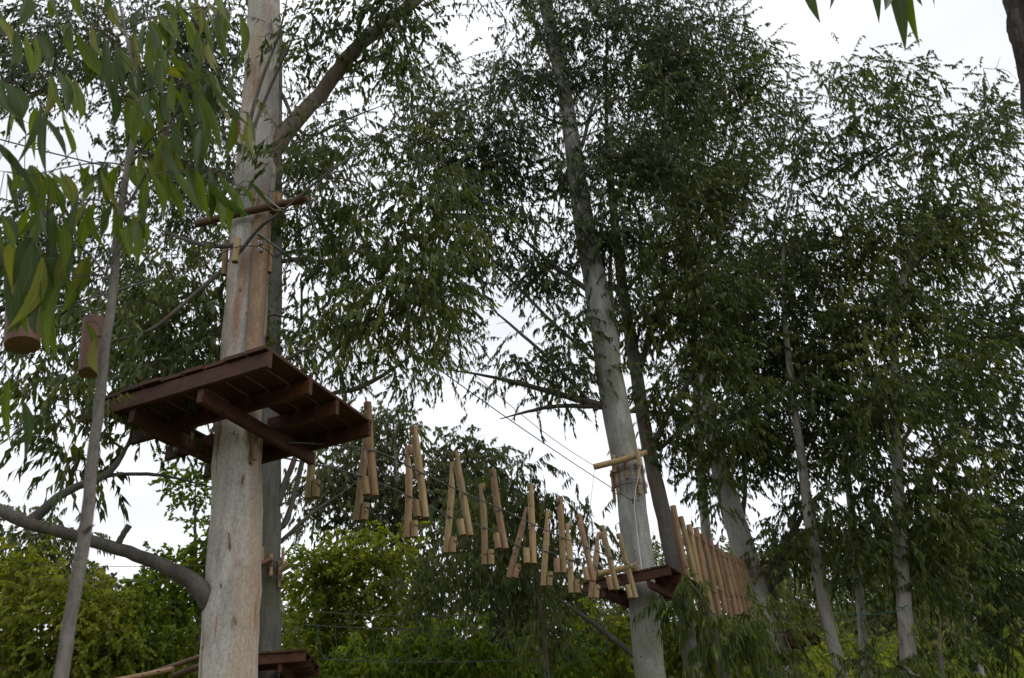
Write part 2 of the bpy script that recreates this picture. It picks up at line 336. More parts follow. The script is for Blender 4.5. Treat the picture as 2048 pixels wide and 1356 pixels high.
TOTAL = [0]
def tree(name, label, cat, Y, trunk, blobs, limbs=(), group=None, mat='bark_pale', limb_mat='bark_limb', leaf='leaf_gum', dens=1.0,
         Ln=.15, Wd=.028, tw=.42, droop=.8, nper=16, sprays=15, csize=.42, depth=1.0, base_r=None, extras=None, tone0=.4, use_map=True, tone_sd=.30, sides=20, gate=-.85):
    """trunk: pixel points (x, y, width) from the lowest seen to the top; limbs: lists of pixel points (x, y, width[, dY]); blobs: (x, y, rx, ry[, dY])"""
    P = np.array([at(x, y, Y) for x, y, *_ in trunk]); rad = np.array([w_ * mpp(p) / 2 for (x, y, w_), p in zip(trunk, P)])
    lean = (P[0] - P[-1]) / max(1e-3, P[-1][2] - P[0][2])
    gx, gy = P[0][0] + lean[0] * (P[0][2]) * .5, P[0][1]
    gz = float(ground(gx, gy)); base = np.array([gx, gy, gz])
    if P[0][2] > gz + .1:
        P = np.vstack([[gx, gy, gz - .15], [.55 * gx + .45 * P[0][0], gy, gz + (P[0][2] - gz) * .35], P])
        rad = np.concatenate([[rad[0] * 1.45, rad[0] * 1.12], rad])
    T = thing(name, base, label, cat, group)
    Q = spline(np.hstack([P, rad[:, None]]), max(14, 4 * len(P)))
    if trunk[-1][2] < 14: Q[:, 3] *= np.interp(np.linspace(0, 1, len(Q)), [0, .75, 1], [1, 1, .35])
    jit = rng.normal(0, 1, (len(Q), 3)) * Q[:, 3:4] * .03; jit[:, 2] = 0
    mb = MB(); mb.tube(Q[:, :3] + jit, Q[:, 3], sides, True, wob=.012); TR = mb.obj('trunk', M[mat], T, base)
    node_p = [Q[:, :3]]; node_r = [Q[:, 3]]; node_b = [np.full(len(Q), -1)]
    for lb in limbs:
        pts = np.array([at(p[0], p[1], Y + (p[3] if len(p) > 3 else 0)) for p in lb]); rr = np.array([p[2] * mpp(q) / 2 for p, q in zip(lb, pts)])
        ql = spline(np.hstack([pts, rr[:, None]]), 5 * len(lb))
        if lb[0][2] > 18: ql[:3, 3] *= (1.45, 1.22, 1.08)
        if lb[-1][2] < 13: ql[:, 3] *= np.interp(np.linspace(0, 1, len(ql)), [0, .6, 1], [1, .9, .3])
        mb = MB(); mb.tube(ql[:, :3] + rng.normal(0, .06, (len(ql), 3)) * ql[:, 3:4], ql[:, 3], 10, True, wob=.03); mb.obj('limb', M[limb_mat], TR, base)
        node_p.append(ql[3:, :3]); node_r.append(ql[3:, 3]); node_b.append(np.full(len(ql) - 3, -1))
    # clump centres
    C = []
    for bl in blobs:
        cx, cy, rx, ry = bl[:4]; dY = bl[4] if len(bl) > 4 else 0; dm = bl[5] if len(bl) > 5 else 1.0
        s = mpp(at(cx, cy, Y + dY)); area = math.pi * rx * ry * s * s
        n = max(2, int(area * 7.8 * dens * dm * (.42 / csize) ** 2 * 1.0))
        rr = np.sqrt(rng.uniform(0, 1, n)); th = rng.uniform(0, 2 * math.pi, n)
        dz = rng.uniform(-1, 1, n) * min(rx, ry) * s * depth * np.sqrt(1 - .8 * rr ** 2)
        for r_, h_, z_ in zip(rr, th, dz): C.append(at(cx + rx * r_ * math.cos(h_), cy + ry * r_ * math.sin(h_), Y + dY + z_))
    C = np.array(C)
    if use_map: C = C[rng.uniform(0, 1, len(C)) < np.sqrt(cover(C))]
    ph = rng.uniform(0, 6.28, 3); g = sum(np.sin(C[:, i] * k_ / (csize / .42) + ph[i]) for i, k_ in ((0, 2.1), (1, 2.4), (2, 2.3)))
    C = C[g + rng.normal(0, .5, len(C)) > gate]
    NP = np.concatenate(node_p); NR = np.concatenate(node_r); NB = np.concatenate(node_b)
    dist = np.array([np.min(np.linalg.norm(NP - c, axis=1)) for c in C]); C = C[np.argsort(dist)]
    br = []                                   # branches: (points, parent, start radius cap)
    skip = max(3, int(.25 * len(Q)))
    ok = np.ones(len(NP), bool); ok[:skip] = False
    for c in C:
        dv = c - NP; dd = np.linalg.norm(dv, axis=1)
        cost = dd + 1.1 * np.maximum(0, NP[:, 2] - c[2] + .25 * dd) + np.where(ok, 0, 50)
        i = int(np.argmin(cost)); p0 = NP[i]; v = c - p0; ln = np.linalg.norm(v)
        mid1 = p0 + v * .33 + np.array([0, 0, .10 * ln]) + rng.normal(0, .06, 3) * ln
        mid2 = p0 + v * .7 + np.array([0, 0, .07 * ln]) + rng.normal(0, .06, 3) * ln
        pts = spline([p0, mid1, mid2, c], 8)
        k = len(br); br.append([pts, int(NB[i]), NR[i]])
        NP = np.vstack([NP, pts[2:]]); NR = np.concatenate([NR, np.full(6, 1.)]); NB = np.concatenate([NB, np.full(6, k)]); ok = np.concatenate([ok, np.ones(6, bool)])
    load = np.ones(len(br))
    for k in range(len(br) - 1, -1, -1):
        if br[k][1] >= 0: load[br[k][1]] += load[k]
    bm = MB(); rs = np.zeros(len(br)); f = csize / .42
    for k, (pts, par, capr) in enumerate(br):
        r0 = (.0042 * load[k] ** .55 + .0025) * f * 1.15
        r0 = min(r0, .75 * capr) if par < 0 else min(r0, .85 * rs[par])
        rs[k] = r0; bm.tube(pts, np.linspace(r0, max(.0025 * f, r0 * .45), len(pts)), 6 if r0 > .02 else 4, False)
    if br: bm.obj('branches', M['bark_twig' if leaf != 'leaf_olive' else 'bark_limb'], T, base)['kind'] = 'stuff'
    # sprays
    S = np.repeat(C, sprays, 0); off = rng.normal(0, csize * .52, S.shape) * (1, 1, .8); S = S + off
    ctone = np.repeat(np.clip(tone0 + rng.normal(0, tone_sd, len(C)), 0, 1), sprays)
    if use_map:
        kp = rng.uniform(0, 1, len(S)) < cover(S) ** .8; S = S[kp]; off = off[kp]; ctone = ctone[kp]
    if len(S):
        V, F, tn, TV, TF = leaf_field(S, unit(off), ctone, nper, Ln * 1.0, Wd * 1.28, tw, droop * 1.65, .30)
        V2 = np.concatenate([V, TV]) - base; F2 = np.concatenate([F, TF + len(V)])
        me = mesh_np('crown', V2, F2, [M[leaf], M['bark_twig']], fmat=np.concatenate([np.zeros(len(F)), np.ones(len(TF))]), tone=np.concatenate([tn, np.zeros(len(TF))]))
        o = link(bpy.data.objects.new('crown', me), T); o['kind'] = 'stuff'; TOTAL[0] += len(F2) * 2
    return T, base

# ================================================================== the ground
xs = np.concatenate([np.linspace(-600, -70, 12), np.linspace(-60, 60, 61), np.linspace(70, 600, 12)])
ys = np.concatenate([np.linspace(-300, -25, 8), np.linspace(-20, 90, 56), np.linspace(110, 900, 14)])
GX, GY = np.meshgrid(xs, ys)
gv = np.stack([GX, GY, ground(np.clip(GX, -60, 60), GY)], -1).reshape(-1, 3); nx = len(xs)
gf = np.array([(j * nx + i, j * nx + i + 1, (j + 1) * nx + i + 1, (j + 1) * nx + i) for j in range(len(ys) - 1) for i in range(nx - 1)])
tag(link(bpy.data.objects.new('ground', mesh_np('ground', gv, gf, M['ground'], True))), kind='structure')

# ================================================================== far wood on the slope: reads as one mass
def mass(name, label, n, xr, yr, zr, mats, Ln, Wd, tw, leaf, seed_tone=.45, cat='wood'):
    x = rng.uniform(*xr, n); y = rng.uniform(*yr, n)
    hgt = zr[0] + (zr[1] - zr[0]) * (.5 + .5 * np.sin(x * .43 + 1.3 * np.sin(y * .3)) * np.cos(x * .17 + 2)) * rng.uniform(.6, 1, n)
    z = ground(np.clip(x, -60, 60), y) + hgt * rng.uniform(.03, 1, n)
    C = np.stack([x, y, z], 1); kp = rng.uniform(0, 1, n) < cover(C); C = C[kp]
    tn = np.clip(seed_tone + .25 * np.sin(C[:, 0] * .8 + C[:, 2]) + rng.normal(0, .12, len(C)), 0, 1)
    V, F, tn, TV, TF = leaf_field(C, unit(rng.normal(0, 1, C.shape)), tn, 12, Ln, Wd, tw, .45)
    me = mesh_np(name, np.concatenate([V, TV]), np.concatenate([F, TF + len(V)]), [M[leaf], M['bark_twig']], fmat=np.concatenate([np.zeros(len(F)), np.ones(len(TF))]), tone=np.concatenate([tn, np.zeros(len(TF))]))
    TOTAL[0] += 2 * (len(F) + len(TF))
    return tag(link(bpy.data.objects.new(name, me)), label, cat, kind='stuff')
mass('far_wood', 'far mass of dull green trees closing the slope behind everything', 9500, (-44, 48), (40, 60), (3.5, 8), None, .40, .15, 1.0, 'leaf_olive')
mass('undergrowth', 'sunlit yellow green undergrowth on the slope between the trunks', 9000, (-26, 30), (25, 39), (.5, 3.4), None, .22, .10, .6, 'leaf_yellow', .5, 'undergrowth')

# ================================================================== trees
GUM = dict(cat='tree')
tree('gum_tree', 'big pale gum tree on the left carrying the nearest red platform', 'tree', 6.85,
     [(457, 1356, 112), (468, 1150, 106), (474, 930, 94), (480, 800, 90), (492, 620, 82), (503, 440, 76), (517, 280, 78), (523, 150, 66), (527, 20, 62), (532, -200, 54), (540, -500, 30)],
     [(720, 50, 150, 80, -.3, .85), (620, 100, 70, 90, -.3), (690, 170, 70, 60, 0), (735, 500, 170, 130, .3), (880, 420, 80, 150, .3), (650, 430, 70, 70, .4), (850, 570, 90, 90, .2), (720, 640, 110, 90, .4), (640, 590, 70, 80, .6),
      (380, 620, 90, 140, .5), (300, 720, 100, 90, .3), (140, 800, 110, 80, -.5), (80, 930, 130, 90, -.6), (300, 860, 90, 70, -.2, .7), (90, 700, 100, 80, -.3), (210, 640, 90, 80, 0), (450, 330, 50, 90, -.4, .6), (600, 320, 50, 60, -.4, .5),
      (640, 220, 60, 70, -.35, .35), (760, 20, 90, 60, -.4), (600, 180, 50, 60, -.4, .35), (560, 330, 40, 40, -.35, .4), (500, -150, 260, 110, 0, .4), (850, -120, 200, 90, 0, .5), (540, 60, 40, 60, -.5, .5)],
     limbs=[[(520, 365, 34), (548, 300, 36), (585, 250, 33), (640, 188, 30), (720, 90, 28), (830, 0, 25), (930, -110, 20)],
            [(468, 1290, 26, .05), (432, 1222, 42, -.05), (390, 1168, 36, -.2), (330, 1133, 29, -.3), (230, 1096, 25, -.5), (120, 1064, 24, -.7), (40, 1040, 24, -.8), (-60, 990, 24, -.9)],
            [(60, 1045, 20, -.75), (130, 985, 17, -.7), (210, 950, 15, -.6), (250, 900, 12, -.5), (268, 850, 9, -.5)],
            [(232, 1096, 13, -.5), (245, 1072, 12, -.52), (258, 1051, 13, -.55)],
            [(200, 955, 9, -.6), (250, 948, 8, -.4), (330, 952, 8, -.2), (425, 975, 8, 0)],
            [(440, 545, 10, -.2), (370, 605, 9, -.3), (300, 660, 8, -.4), (215, 685, 6, -.5)],
            [(480, 490, 11, -.25), (420, 492, 10, -.2), (360, 475, 9, -.1), (310, 455, 7, 0)],
            [(470, 515, 8, -.3), (520, 455, 7, -.45), (560, 425, 6, -.5), (650, 350, 6, -.5), (740, 285, 5, -.4), (800, 225, 3, -.3)],
            [(490, 280, 8, -.45), (520, 170, 7, -.5), (560, 60, 6, -.5), (580, -30, 5, -.5)], [(495, 285, 7, -.5), (560, 130, 6, -.5), (610, 30, 5, -.5)]],
     mat='bark_stained', leaf='leaf_gum', Ln=.155, Wd=.030, dens=1.15, tw=.40, csize=.36, nper=14, sprays=12, sides=32)

tree('gum_tree', 'grey gum tree close behind the big left trunk with a lower red platform', 'tree', 14.5,
     [(537, 1356, 46), (540, 1150, 44), (540, 950, 42), (541, 700, 40), (545, 560, 38), (548, 420, 30), (552, 250, 24), (556, 60, 18)],
     [(620, 260, 80, 110), (700, 320, 110, 70), (790, 300, 90, 70, .5), (600, 640, 90, 120), (420, 260, 100, 110), (430, 480, 110, 110), (400, 380, 90, 90), (840, 680, 90, 60), (900, 600, 70, 90, 1), (760, 760, 90, 40), (640, 470, 110, 80), (660, 720, 60, 60), (340, 640, 90, 110), (240, 560, 80, 80),
      (850, 250, 70, 60), (470, 650, 60, 120), (560, 130, 70, 90), (330, 760, 110, 80), (430, 790, 80, 60), (860, 230, 70, 60, .6), (900, 170, 60, 70, .8), (820, 180, 60, 60, .6)],
     limbs=[[(552, 525, 10), (600, 518, 11), (650, 522, 9), (720, 500, 6)], [(550, 508, 9), (620, 500, 8), (690, 485, 6)],
            [(556, 1010, 14), (572, 960, 13), (590, 915, 12), (620, 800, 10), (650, 700, 7)],
            [(556, 1060, 13, .3), (580, 1020, 12, .3), (640, 810, 9, .3), (720, 775, 12, .3), (790, 735, 10, .3), (860, 680, 6, .3)],
            [(560, 1085, 9, .3), (620, 1030, 8, .4), (700, 975, 6, .5)], [(565, 190, 8), (610, 270, 7), (690, 240, 6), (780, 205, 4)]],
     mat='bark_mossy', leaf='leaf_gum', Ln=.17, Wd=.033, dens=.85, tw=.5, csize=.5)

tree('gum_tree', 'leafy gum tree at the far left behind the big near leaves', 'tree', 12.0,
     [(-230, 1356, 50), (-200, 800, 44), (-160, 300, 36), (-120, -100, 24)],
     [(100, 90, 150, 110), (290, 110, 140, 120), (60, 210, 80, 60), (260, 320, 110, 90), (160, 430, 120, 80), (250, 560, 100, 80), (60, 500, 80, 110), (170, 660, 120, 70), (390, 90, 90, 110), (70, 640, 80, 80), (150, -100, 250, 80, 0, .4), (50, 790, 80, 50), (380, 200, 90, 70)],
     limbs=[[(-160, 300, 22), (-60, 220, 18), (60, 130, 14), (200, 60, 10)], [(-195, 700, 20), (-60, 640, 16), (80, 590, 12), (200, 540, 8)]],
     mat='bark_pale', leaf='leaf_gum_dark', Ln=.15, Wd=.032, dens=1.45, tw=.45, csize=.46)

tree('gum_tree', 'tall grey gum tree in the middle carrying the second red platform', 'tree', 15.4,
     [(1302, 1356, 62), (1288, 1200, 62), (1270, 1060, 58), (1252, 930, 56), (1228, 800, 55), (1206, 660, 50), (1186, 540, 46), (1166, 430, 40), (1146, 300, 34), (1132, 200, 28), (1112, 100, 26), (1088, 0, 24), (1060, -150, 18)],
     [(1050, 110, 90, 90), (980, 260, 80, 80), (1000, 400, 120, 90), (1240, 90, 130, 120), (1180, 260, 90, 110), (1080, 520, 110, 90), (1310, 230, 110, 130), (1290, 400, 90, 110), (1110, 640, 110, 100), (1040, 770, 80, 50), (1130, 760, 80, 50), (1060, 330, 90, 80), (960, 350, 80, 70), (1010, 560, 80, 70), (1240, 520, 60, 90),
      (1150, 20, 130, 70), (1380, 60, 90, 100), (1200, -120, 260, 90, 0, .5), (1000, -60, 110, 60, 0, .6), (930, 480, 60, 110), (1180, 400, 60, 130, -.8, .6), (1000, 720, 60, 60), (940, 650, 60, 80), (1000, 170, 80, 90), (970, 60, 60, 60), (920, 300, 60, 60)],
     limbs=[[(1222, 815, 16), (1160, 800, 14), (1080, 778, 12), (990, 755, 10), (890, 738, 7)], [(1215, 815, 10), (1120, 812, 9), (1060, 822, 8), (1000, 838, 6)],
            [(1232, 705, 14), (1230, 650, 12), (1222, 600, 11), (1222, 500, 9), (1235, 380, 7)], [(1135, 215, 12), (1098, 100, 11), (1060, 30, 9), (1040, -30, 8)],
            [(1190, 590, 12), (1120, 540, 10), (1060, 490, 8), (1000, 440, 6)], [(1190, 720, 8), (1100, 640, 7), (1000, 540, 6), (930, 500, 4)], [(1195, 820, 9), (1100, 720, 8), (1010, 640, 6), (950, 590, 4)],
            [(1165, 290, 8), (1190, 200, 7), (1230, 140, 5)], [(1130, 250, 7), (1090, 235, 6), (1040, 200, 4)]],
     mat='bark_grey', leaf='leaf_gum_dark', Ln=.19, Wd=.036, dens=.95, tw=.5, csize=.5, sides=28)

tree('gum_tree', 'darker reddish gum tree leaning just right of the tall grey trunk', 'tree', 16.8,
     [(1390, 1356, 40), (1374, 1240, 37), (1350, 1130, 34), (1320, 1000, 31), (1294, 880, 28), (1270, 730, 25), (1249, 600, 22), (1232, 470, 19), (1217, 330, 15), (1212, 180, 11), (1215, 0, 8)],
     [(1380, 600, 110, 130), (1330, 720, 80, 90), (1420, 800, 100, 110), (1400, 930, 70, 70, 0, .5), (1440, 100, 100, 120), (1460, 280, 90, 120), (1400, 420, 100, 100), (1480, 480, 90, 100), (1330, 560, 60, 90), (1300, 640, 50, 80), (1370, 330, 90, 100), (1510, 130, 60, 80), (1570, 5, 50, 40), (1440, 650, 90, 110), (1340, 880, 60, 90), (1300, 120, 90, 110), (1450, -110, 160, 70, 0, .4)],
     limbs=[[(1275, 760, 14), (1310, 640, 12), (1360, 560, 10), (1430, 470, 8), (1560, 350, 5)], [(1300, 910, 13), (1340, 820, 12), (1390, 740, 10), (1440, 620, 7)], [(1316, 900, 10), (1370, 850, 9), (1420, 760, 6)],
            [(1245, 590, 10), (1300, 520, 9), (1350, 440, 7), (1400, 330, 6), (1470, 60, 4)], [(1350, 1150, 16), (1395, 1240, 14), (1410, 1180, 12), (1412, 1130, 8)],
            [(1220, 820, 8, .4), (1340, 828, 9, .4), (1430, 850, 7, .4)]],
     mat='bark_red', leaf='leaf_gum', Ln=.18, Wd=.036, dens=.85, tw=.5, csize=.5)

tree('gum_tree', 'pale forked gum tree behind the wall of upright poles', 'tree', 19.2,
     [(1566, 1356, 48), (1540, 1260, 46), (1512, 1180, 46), (1488, 1100, 46), (1466, 1030, 44), (1446, 960, 38), (1425, 870, 30), (1410, 760, 24), (1420, 600, 18), (1450, 420, 12)],
     [(1540, 320, 80, 100), (1540, 560, 90, 120), (1500, 760, 90, 110), (1560, 920, 90, 100), (1580, 700, 80, 100), (1440, 900, 60, 60), (1590, 440, 80, 90), (1500, 640, 80, 90), (1560, 1080, 70, 60), (1540, 200, 60, 60), (1480, 850, 70, 70), (1440, 1010, 50, 50)],
     limbs=[[(1528, 1205, 20), (1540, 1150, 18), (1570, 1090, 17), (1600, 1040, 14), (1625, 990, 9)], [(1535, 1235, 20), (1555, 1170, 18), (1572, 1110, 14), (1590, 1040, 10), (1610, 900, 7)], [(1480, 1050, 11), (1490, 990, 9), (1490, 900, 7), (1500, 780, 5)],
            [(1500, 1130, 9), (1560, 1120, 9), (1590, 1118, 6)], [(1548, 1275, 12), (1565, 1250, 10), (1580, 1225, 6)]],
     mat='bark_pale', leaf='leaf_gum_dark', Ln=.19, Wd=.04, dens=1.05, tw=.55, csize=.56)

tree('gum_tree', 'slender pale gum tree right of the forked trunk', 'tree', 18.0,
     [(1684, 1356, 26), (1655, 1240, 25), (1640, 1160, 24), (1622, 1060, 22), (1608, 960, 19), (1598, 880, 16), (1580, 740, 13), (1568, 600, 10), (1572, 440, 8), (1610, 250, 6)],
     [(1620, 680, 80, 130), (1610, 500, 80, 110), (1650, 860, 80, 110), (1600, 1060, 70, 70), (1660, 220, 80, 110), (1690, 130, 60, 50), (1640, 360, 80, 90), (1690, 760, 70, 90), (1590, 1280, 60, 60), (1730, 1270, 60, 60), (1700, 1120, 70, 80), (1580, 1180, 60, 60), (1700, 560, 70, 90), (1610, 800, 60, 90, -1.4, .6)],
     limbs=[[(1625, 1080, 9), (1600, 1095, 8), (1570, 1085, 5)], [(1615, 1010, 9), (1650, 980, 8), (1690, 940, 5)], [(1640, 1130, 8), (1650, 1090, 7), (1680, 1040, 4)], [(1600, 370, 7), (1650, 350, 6), (1730, 300, 5), (1800, 250, 3)], [(1640, 1180, 6), (1690, 1140, 5), (1710, 1130, 3)]],
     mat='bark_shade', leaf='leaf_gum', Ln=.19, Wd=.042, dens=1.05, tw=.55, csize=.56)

tree('gum_tree', 'pale gum tree at right with a twisted upper trunk', 'tree', 17.2,
     [(1824, 1356, 36), (1812, 1250, 30), (1804, 1150, 28), (1798, 1060, 26), (1796, 960, 22), (1792, 860, 20), (1790, 740, 17), (1790, 640, 15), (1805, 560, 15), (1830, 490, 13), (1848, 400, 9), (1860, 260, 6)],
     [(1810, 880, 110, 120), (1760, 600, 100, 110), (1850, 560, 90, 110), (1900, 250, 110, 90), (1760, 330, 90, 110), (1740, 1120, 70, 90), (1870, 1120, 70, 90), (1950, 420, 90, 110), (1890, 1260, 60, 70), (1720, 980, 80, 100), (1890, 740, 100, 110), (1840, 160, 60, 60), (1800, 430, 90, 80), (1900, 1000, 90, 100), (1730, 460, 70, 70), (1740, 1250, 80, 80), (1740, 190, 60, 60), (1800, 760, 70, 90, -1.4, .7), (1830, 430, 70, 70, -1.2, .8)],
     limbs=[[(1800, 1030, 11), (1860, 1050, 10), (1930, 1000, 8), (2000, 940, 5)], [(1794, 900, 9), (1840, 830, 8), (1890, 760, 5)], [(1806, 555, 8), (1860, 505, 7), (1930, 470, 5)], [(1700, 355, 6, .5), (1760, 310, 6, .5), (1820, 275, 4, .5)]],
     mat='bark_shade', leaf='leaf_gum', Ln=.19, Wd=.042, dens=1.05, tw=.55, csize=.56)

tree('gum_tree', 'dense dark gum tree crowding the right edge of the view', 'tree', 20.5,
     [(2150, 1356, 46), (2140, 1000, 40), (2120, 600, 30), (2090, 250, 16)],
     [(2000, 300, 90, 100), (2010, 620, 90, 130), (1980, 850, 90, 110), (2000, 1080, 90, 110), (1970, 1240, 90, 70), (2080, 480, 80, 200, 0, .6), (2080, 900, 80, 200, 0, .6), (1930, 620, 70, 80), (2010, 160, 50, 50), (1930, 1130, 70, 70)],
     limbs=[[(2130, 800, 18), (2060, 700, 14), (1990, 620, 9)], [(2140, 1050, 18), (2060, 960, 13), (1980, 880, 8)]],
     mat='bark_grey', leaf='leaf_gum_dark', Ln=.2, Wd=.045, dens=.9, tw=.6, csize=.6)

tree('gum_tree', 'thin shaded gum tree in the gap left of the twisted trunk', 'tree', 24.0,
     [(1735, 1356, 18), (1720, 1200, 17), (1705, 1040, 15), (1690, 860, 12), (1730, 760, 12), (1725, 600, 9), (1720, 400, 6)],
     [(1700, 700, 90, 110), (1730, 900, 90, 100), (1680, 1050, 80, 90), (1740, 500, 90, 100), (1660, 600, 60, 90), (1780, 760, 80, 90), (1760, 1180, 90, 80)],
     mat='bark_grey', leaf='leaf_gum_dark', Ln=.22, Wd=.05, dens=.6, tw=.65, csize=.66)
tree('gum_tree', 'shaded gum tree far back near the lower right corner', 'tree', 25.0,
     [(1958, 1356, 22), (1935, 1200, 20), (1915, 1040, 17), (1900, 850, 12), (1895, 650, 8)],
     [(1900, 900, 110, 110), (1940, 1080, 110, 90), (1860, 1150, 80, 80), (1960, 760, 100, 110), (1870, 640, 90, 90), (1900, 470, 90, 90)],
     mat='bark_pale', leaf='leaf_gum', Ln=.22, Wd=.05, dens=.6, tw=.65, csize=.66)
tree('gum_tree', 'dim gum tree filling the canopy behind the reddish trunk', 'tree', 23.0,
     [(1440, 1356, 20), (1425, 1240, 20), (1400, 900, 18), (1380, 500, 12), (1360, 200, 8)],
     [(1400, 700, 110, 120), (1330, 480, 100, 120), (1430, 540, 100, 110), (1480, 380, 90, 110), (1330, 300, 100, 110), (1450, 920, 90, 80), (1560, 480, 80, 90), (1420, 200, 90, 90), (1540, 820, 80, 110), (1300, 150, 90, 90)],
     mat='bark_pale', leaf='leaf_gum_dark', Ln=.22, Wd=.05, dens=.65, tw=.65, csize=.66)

# ---- young gums and shrubs in the middle distance
tree('young_gum', 'young drooping gum with dark hanging leaves below the log bridge', 'tree', 17.5,
     [(1095, 1356, 12), (1085, 1240, 11), (1070, 1120, 9), (1060, 1000, 6), (1062, 930, 4)],
     [(1060, 965, 95, 70), (970, 1040, 80, 80), (1110, 1060, 80, 100), (950, 1170, 110, 80, 0, .45), (1100, 1190, 110, 80, 0, .45), (840, 1250, 90, 80, 0, .2), (1000, 1290, 150, 60, 0, .2), (1170, 1260, 90, 70, 0, .25), (870, 1130, 60, 60, 0, .5), (1180, 1010, 50, 70, 0, .7)],
     limbs=[[(1290, 1330, 12), (1230, 1280, 11), (1150, 1220, 9), (1090, 1180, 6)], [(1080, 1200, 6), (1020, 1120, 5), (960, 1060, 3)]],
     mat='bark_limb', leaf='leaf_gum_dark', Ln=.25, Wd=.036, dens=.62, tw=.5, csize=.5, droop=1.1, nper=14, tone0=.62)
tree('young_gum', 'young gum spray with long hanging leaves in front of the second platform', 'tree', 9.6,
     [(1448, 1356, 20), (1432, 1290, 17), (1420, 1235, 13), (1400, 1190, 7), (1380, 1165, 4)],
     [(1365, 1185, 42, 26), (1400, 1215, 34, 26), (1465, 1215, 40, 40), (1430, 1262, 35, 22, 0, .4), (1490, 1290, 35, 30, 0, .4)],
     mat='bark_limb', leaf='leaf_gum', Ln=.19, Wd=.022, dens=.30, tw=.2, csize=.16, droop=1.0, nper=14, tone0=.3)
tree('young_gum', 'low leafy gum along the bottom right in front of the pale trunks', 'tree', 13.5,
     [(1620, 1500, 16), (1600, 1400, 14), (1590, 1330, 10), (1570, 1270, 6)],
     [(1570, 1235, 50, 40), (1605, 1310, 45, 45), (1480, 1310, 60, 40), (1755, 1315, 35, 40), (1560, 1335, 60, 35)],
     mat='bark_limb', leaf='leaf_gum', Ln=.19, Wd=.032, dens=.42, tw=.45, csize=.4, droop=.8)
tree('young_gum', 'low leafy gum in the bottom right corner beside the grassy bank', 'tree', 14.0,
     [(1900, 1500, 16), (1890, 1400, 13), (1880, 1300, 9), (1880, 1230, 5)],
     [(1895, 1265, 50, 60), (1960, 1210, 80, 60), (1880, 1330, 50, 35), (1950, 1310, 60, 40), (2020, 1290, 50, 60, 0, .6)],
     mat='bark_limb', leaf='leaf_gum', Ln=.19, Wd=.034, dens=.42, tw=.45, csize=.42, droop=.8)
tree('gum_tree', 'distant olive gum tree rising behind the log bridge', 'tree', 34.0,
     [(800, 1356, 18), (798, 1150, 15), (795, 1000, 11), (790, 880, 7), (800, 820, 4)],
     [(805, 830, 45, 35), (740, 860, 50, 45), (850, 880, 50, 40), (900, 930, 50, 40), (950, 925, 45, 40), (680, 940, 70, 60), (780, 950, 110, 70), (870, 1010, 100, 60), (740, 1030, 90, 60), (645, 850, 40, 45), (620, 980, 60, 70), (950, 1010, 60, 60), (700, 860, 40, 40), (955, 905, 55, 40), (900, 880, 40, 35)],
     mat='bark_pale', leaf='leaf_olive', Ln=.30, Wd=.07, dens=1.25, tw=.8, csize=.85, gate=-1.6)
tree('gum_tree', 'distant green gum tree behind the drooping young gum under the bridge', 'tree', 27.0,
     [(1010, 1356, 14), (1005, 1250, 12), (1000, 1120, 8), (1000, 1050, 4)],
     [(900, 1130, 80, 60), (1000, 1150, 90, 70), (1100, 1150, 90, 70), (1010, 1070, 80, 50), (1180, 1170, 60, 60), (880, 1060, 60, 50), (960, 1230, 120, 60), (1110, 1240, 110, 60), (830, 1180, 60, 70)],
     mat='bark_pale', leaf='leaf_olive', Ln=.26, Wd=.055, dens=.95, tw=.65, csize=.66, gate=-1.5, tone0=.7)
tree('gum_tree', 'distant grey green gum at far left above the yellow bushes', 'tree', 30.0,
     [(120, 1356, 14), (125, 1200, 12), (130, 1090, 7)],
     [(130, 1090, 70, 45), (60, 1060, 60, 50), (190, 1150, 50, 50), (30, 1120, 50, 60), (220, 1190, 40, 40), (100, 1160, 90, 50)],
     mat='bark_pale', leaf='leaf_olive', Ln=.28, Wd=.07, dens=1.0, tw=.75, csize=.75)
tree('broadleaf_tree', 'bright yellow green broadleaf tree under the start of the log bridge', 'tree', 24.0,
     [(668, 1356, 9), (664, 1280, 9), (655, 1200, 7), (650, 1120, 5), (660, 1080, 3)],
     [(700, 1120, 80, 45), (640, 1150, 60, 60), (780, 1100, 60, 40), (620, 1230, 50, 60), (720, 1190, 80, 60), (600, 1310, 60, 50), (720, 1290, 90, 60)],
     limbs=[[(660, 1240, 6), (700, 1180, 5), (740, 1130, 3)]],
     mat='bark_twig', leaf='leaf_yellow', Ln=.14, Wd=.08, dens=.95, tw=.55, csize=.55, droop=.15, tone0=.45, gate=-2)
tree('broadleaf_tree', 'bright green broadleaf tree against the sky left of the big trunk', 'tree', 17.0,
     [(398, 1356, 10), (396, 1250, 9), (392, 1150, 7), (390, 1020, 5), (392, 940, 3)],
     [(395, 945, 50, 45), (375, 1000, 50, 40), (390, 1070, 55, 50), (340, 1130, 55, 40), (400, 1180, 60, 70), (300, 1200, 60, 50), (360, 1280, 90, 70)],
     mat='bark_twig', leaf='leaf_bright', Ln=.11, Wd=.062, dens=1.2, tw=.38, csize=.40, droop=.15, tone0=.5, gate=-2)
tree('bush', 'large yellow green bush filling the lower left corner', 'bush', 15.0,
     [(50, 1500, 12), (55, 1350, 11), (60, 1250, 9), (60, 1130, 5)],
     [(40, 1120, 60, 40), (110, 1190, 80, 60), (30, 1230, 70, 90), (130, 1300, 110, 60), (10, 1330, 70, 50), (180, 1230, 60, 60)],
     mat='bark_twig', leaf='leaf_yellow', Ln=.105, Wd=.055, dens=1.05, tw=.36, csize=.40, droop=.3, tone0=.6, gate=-2)
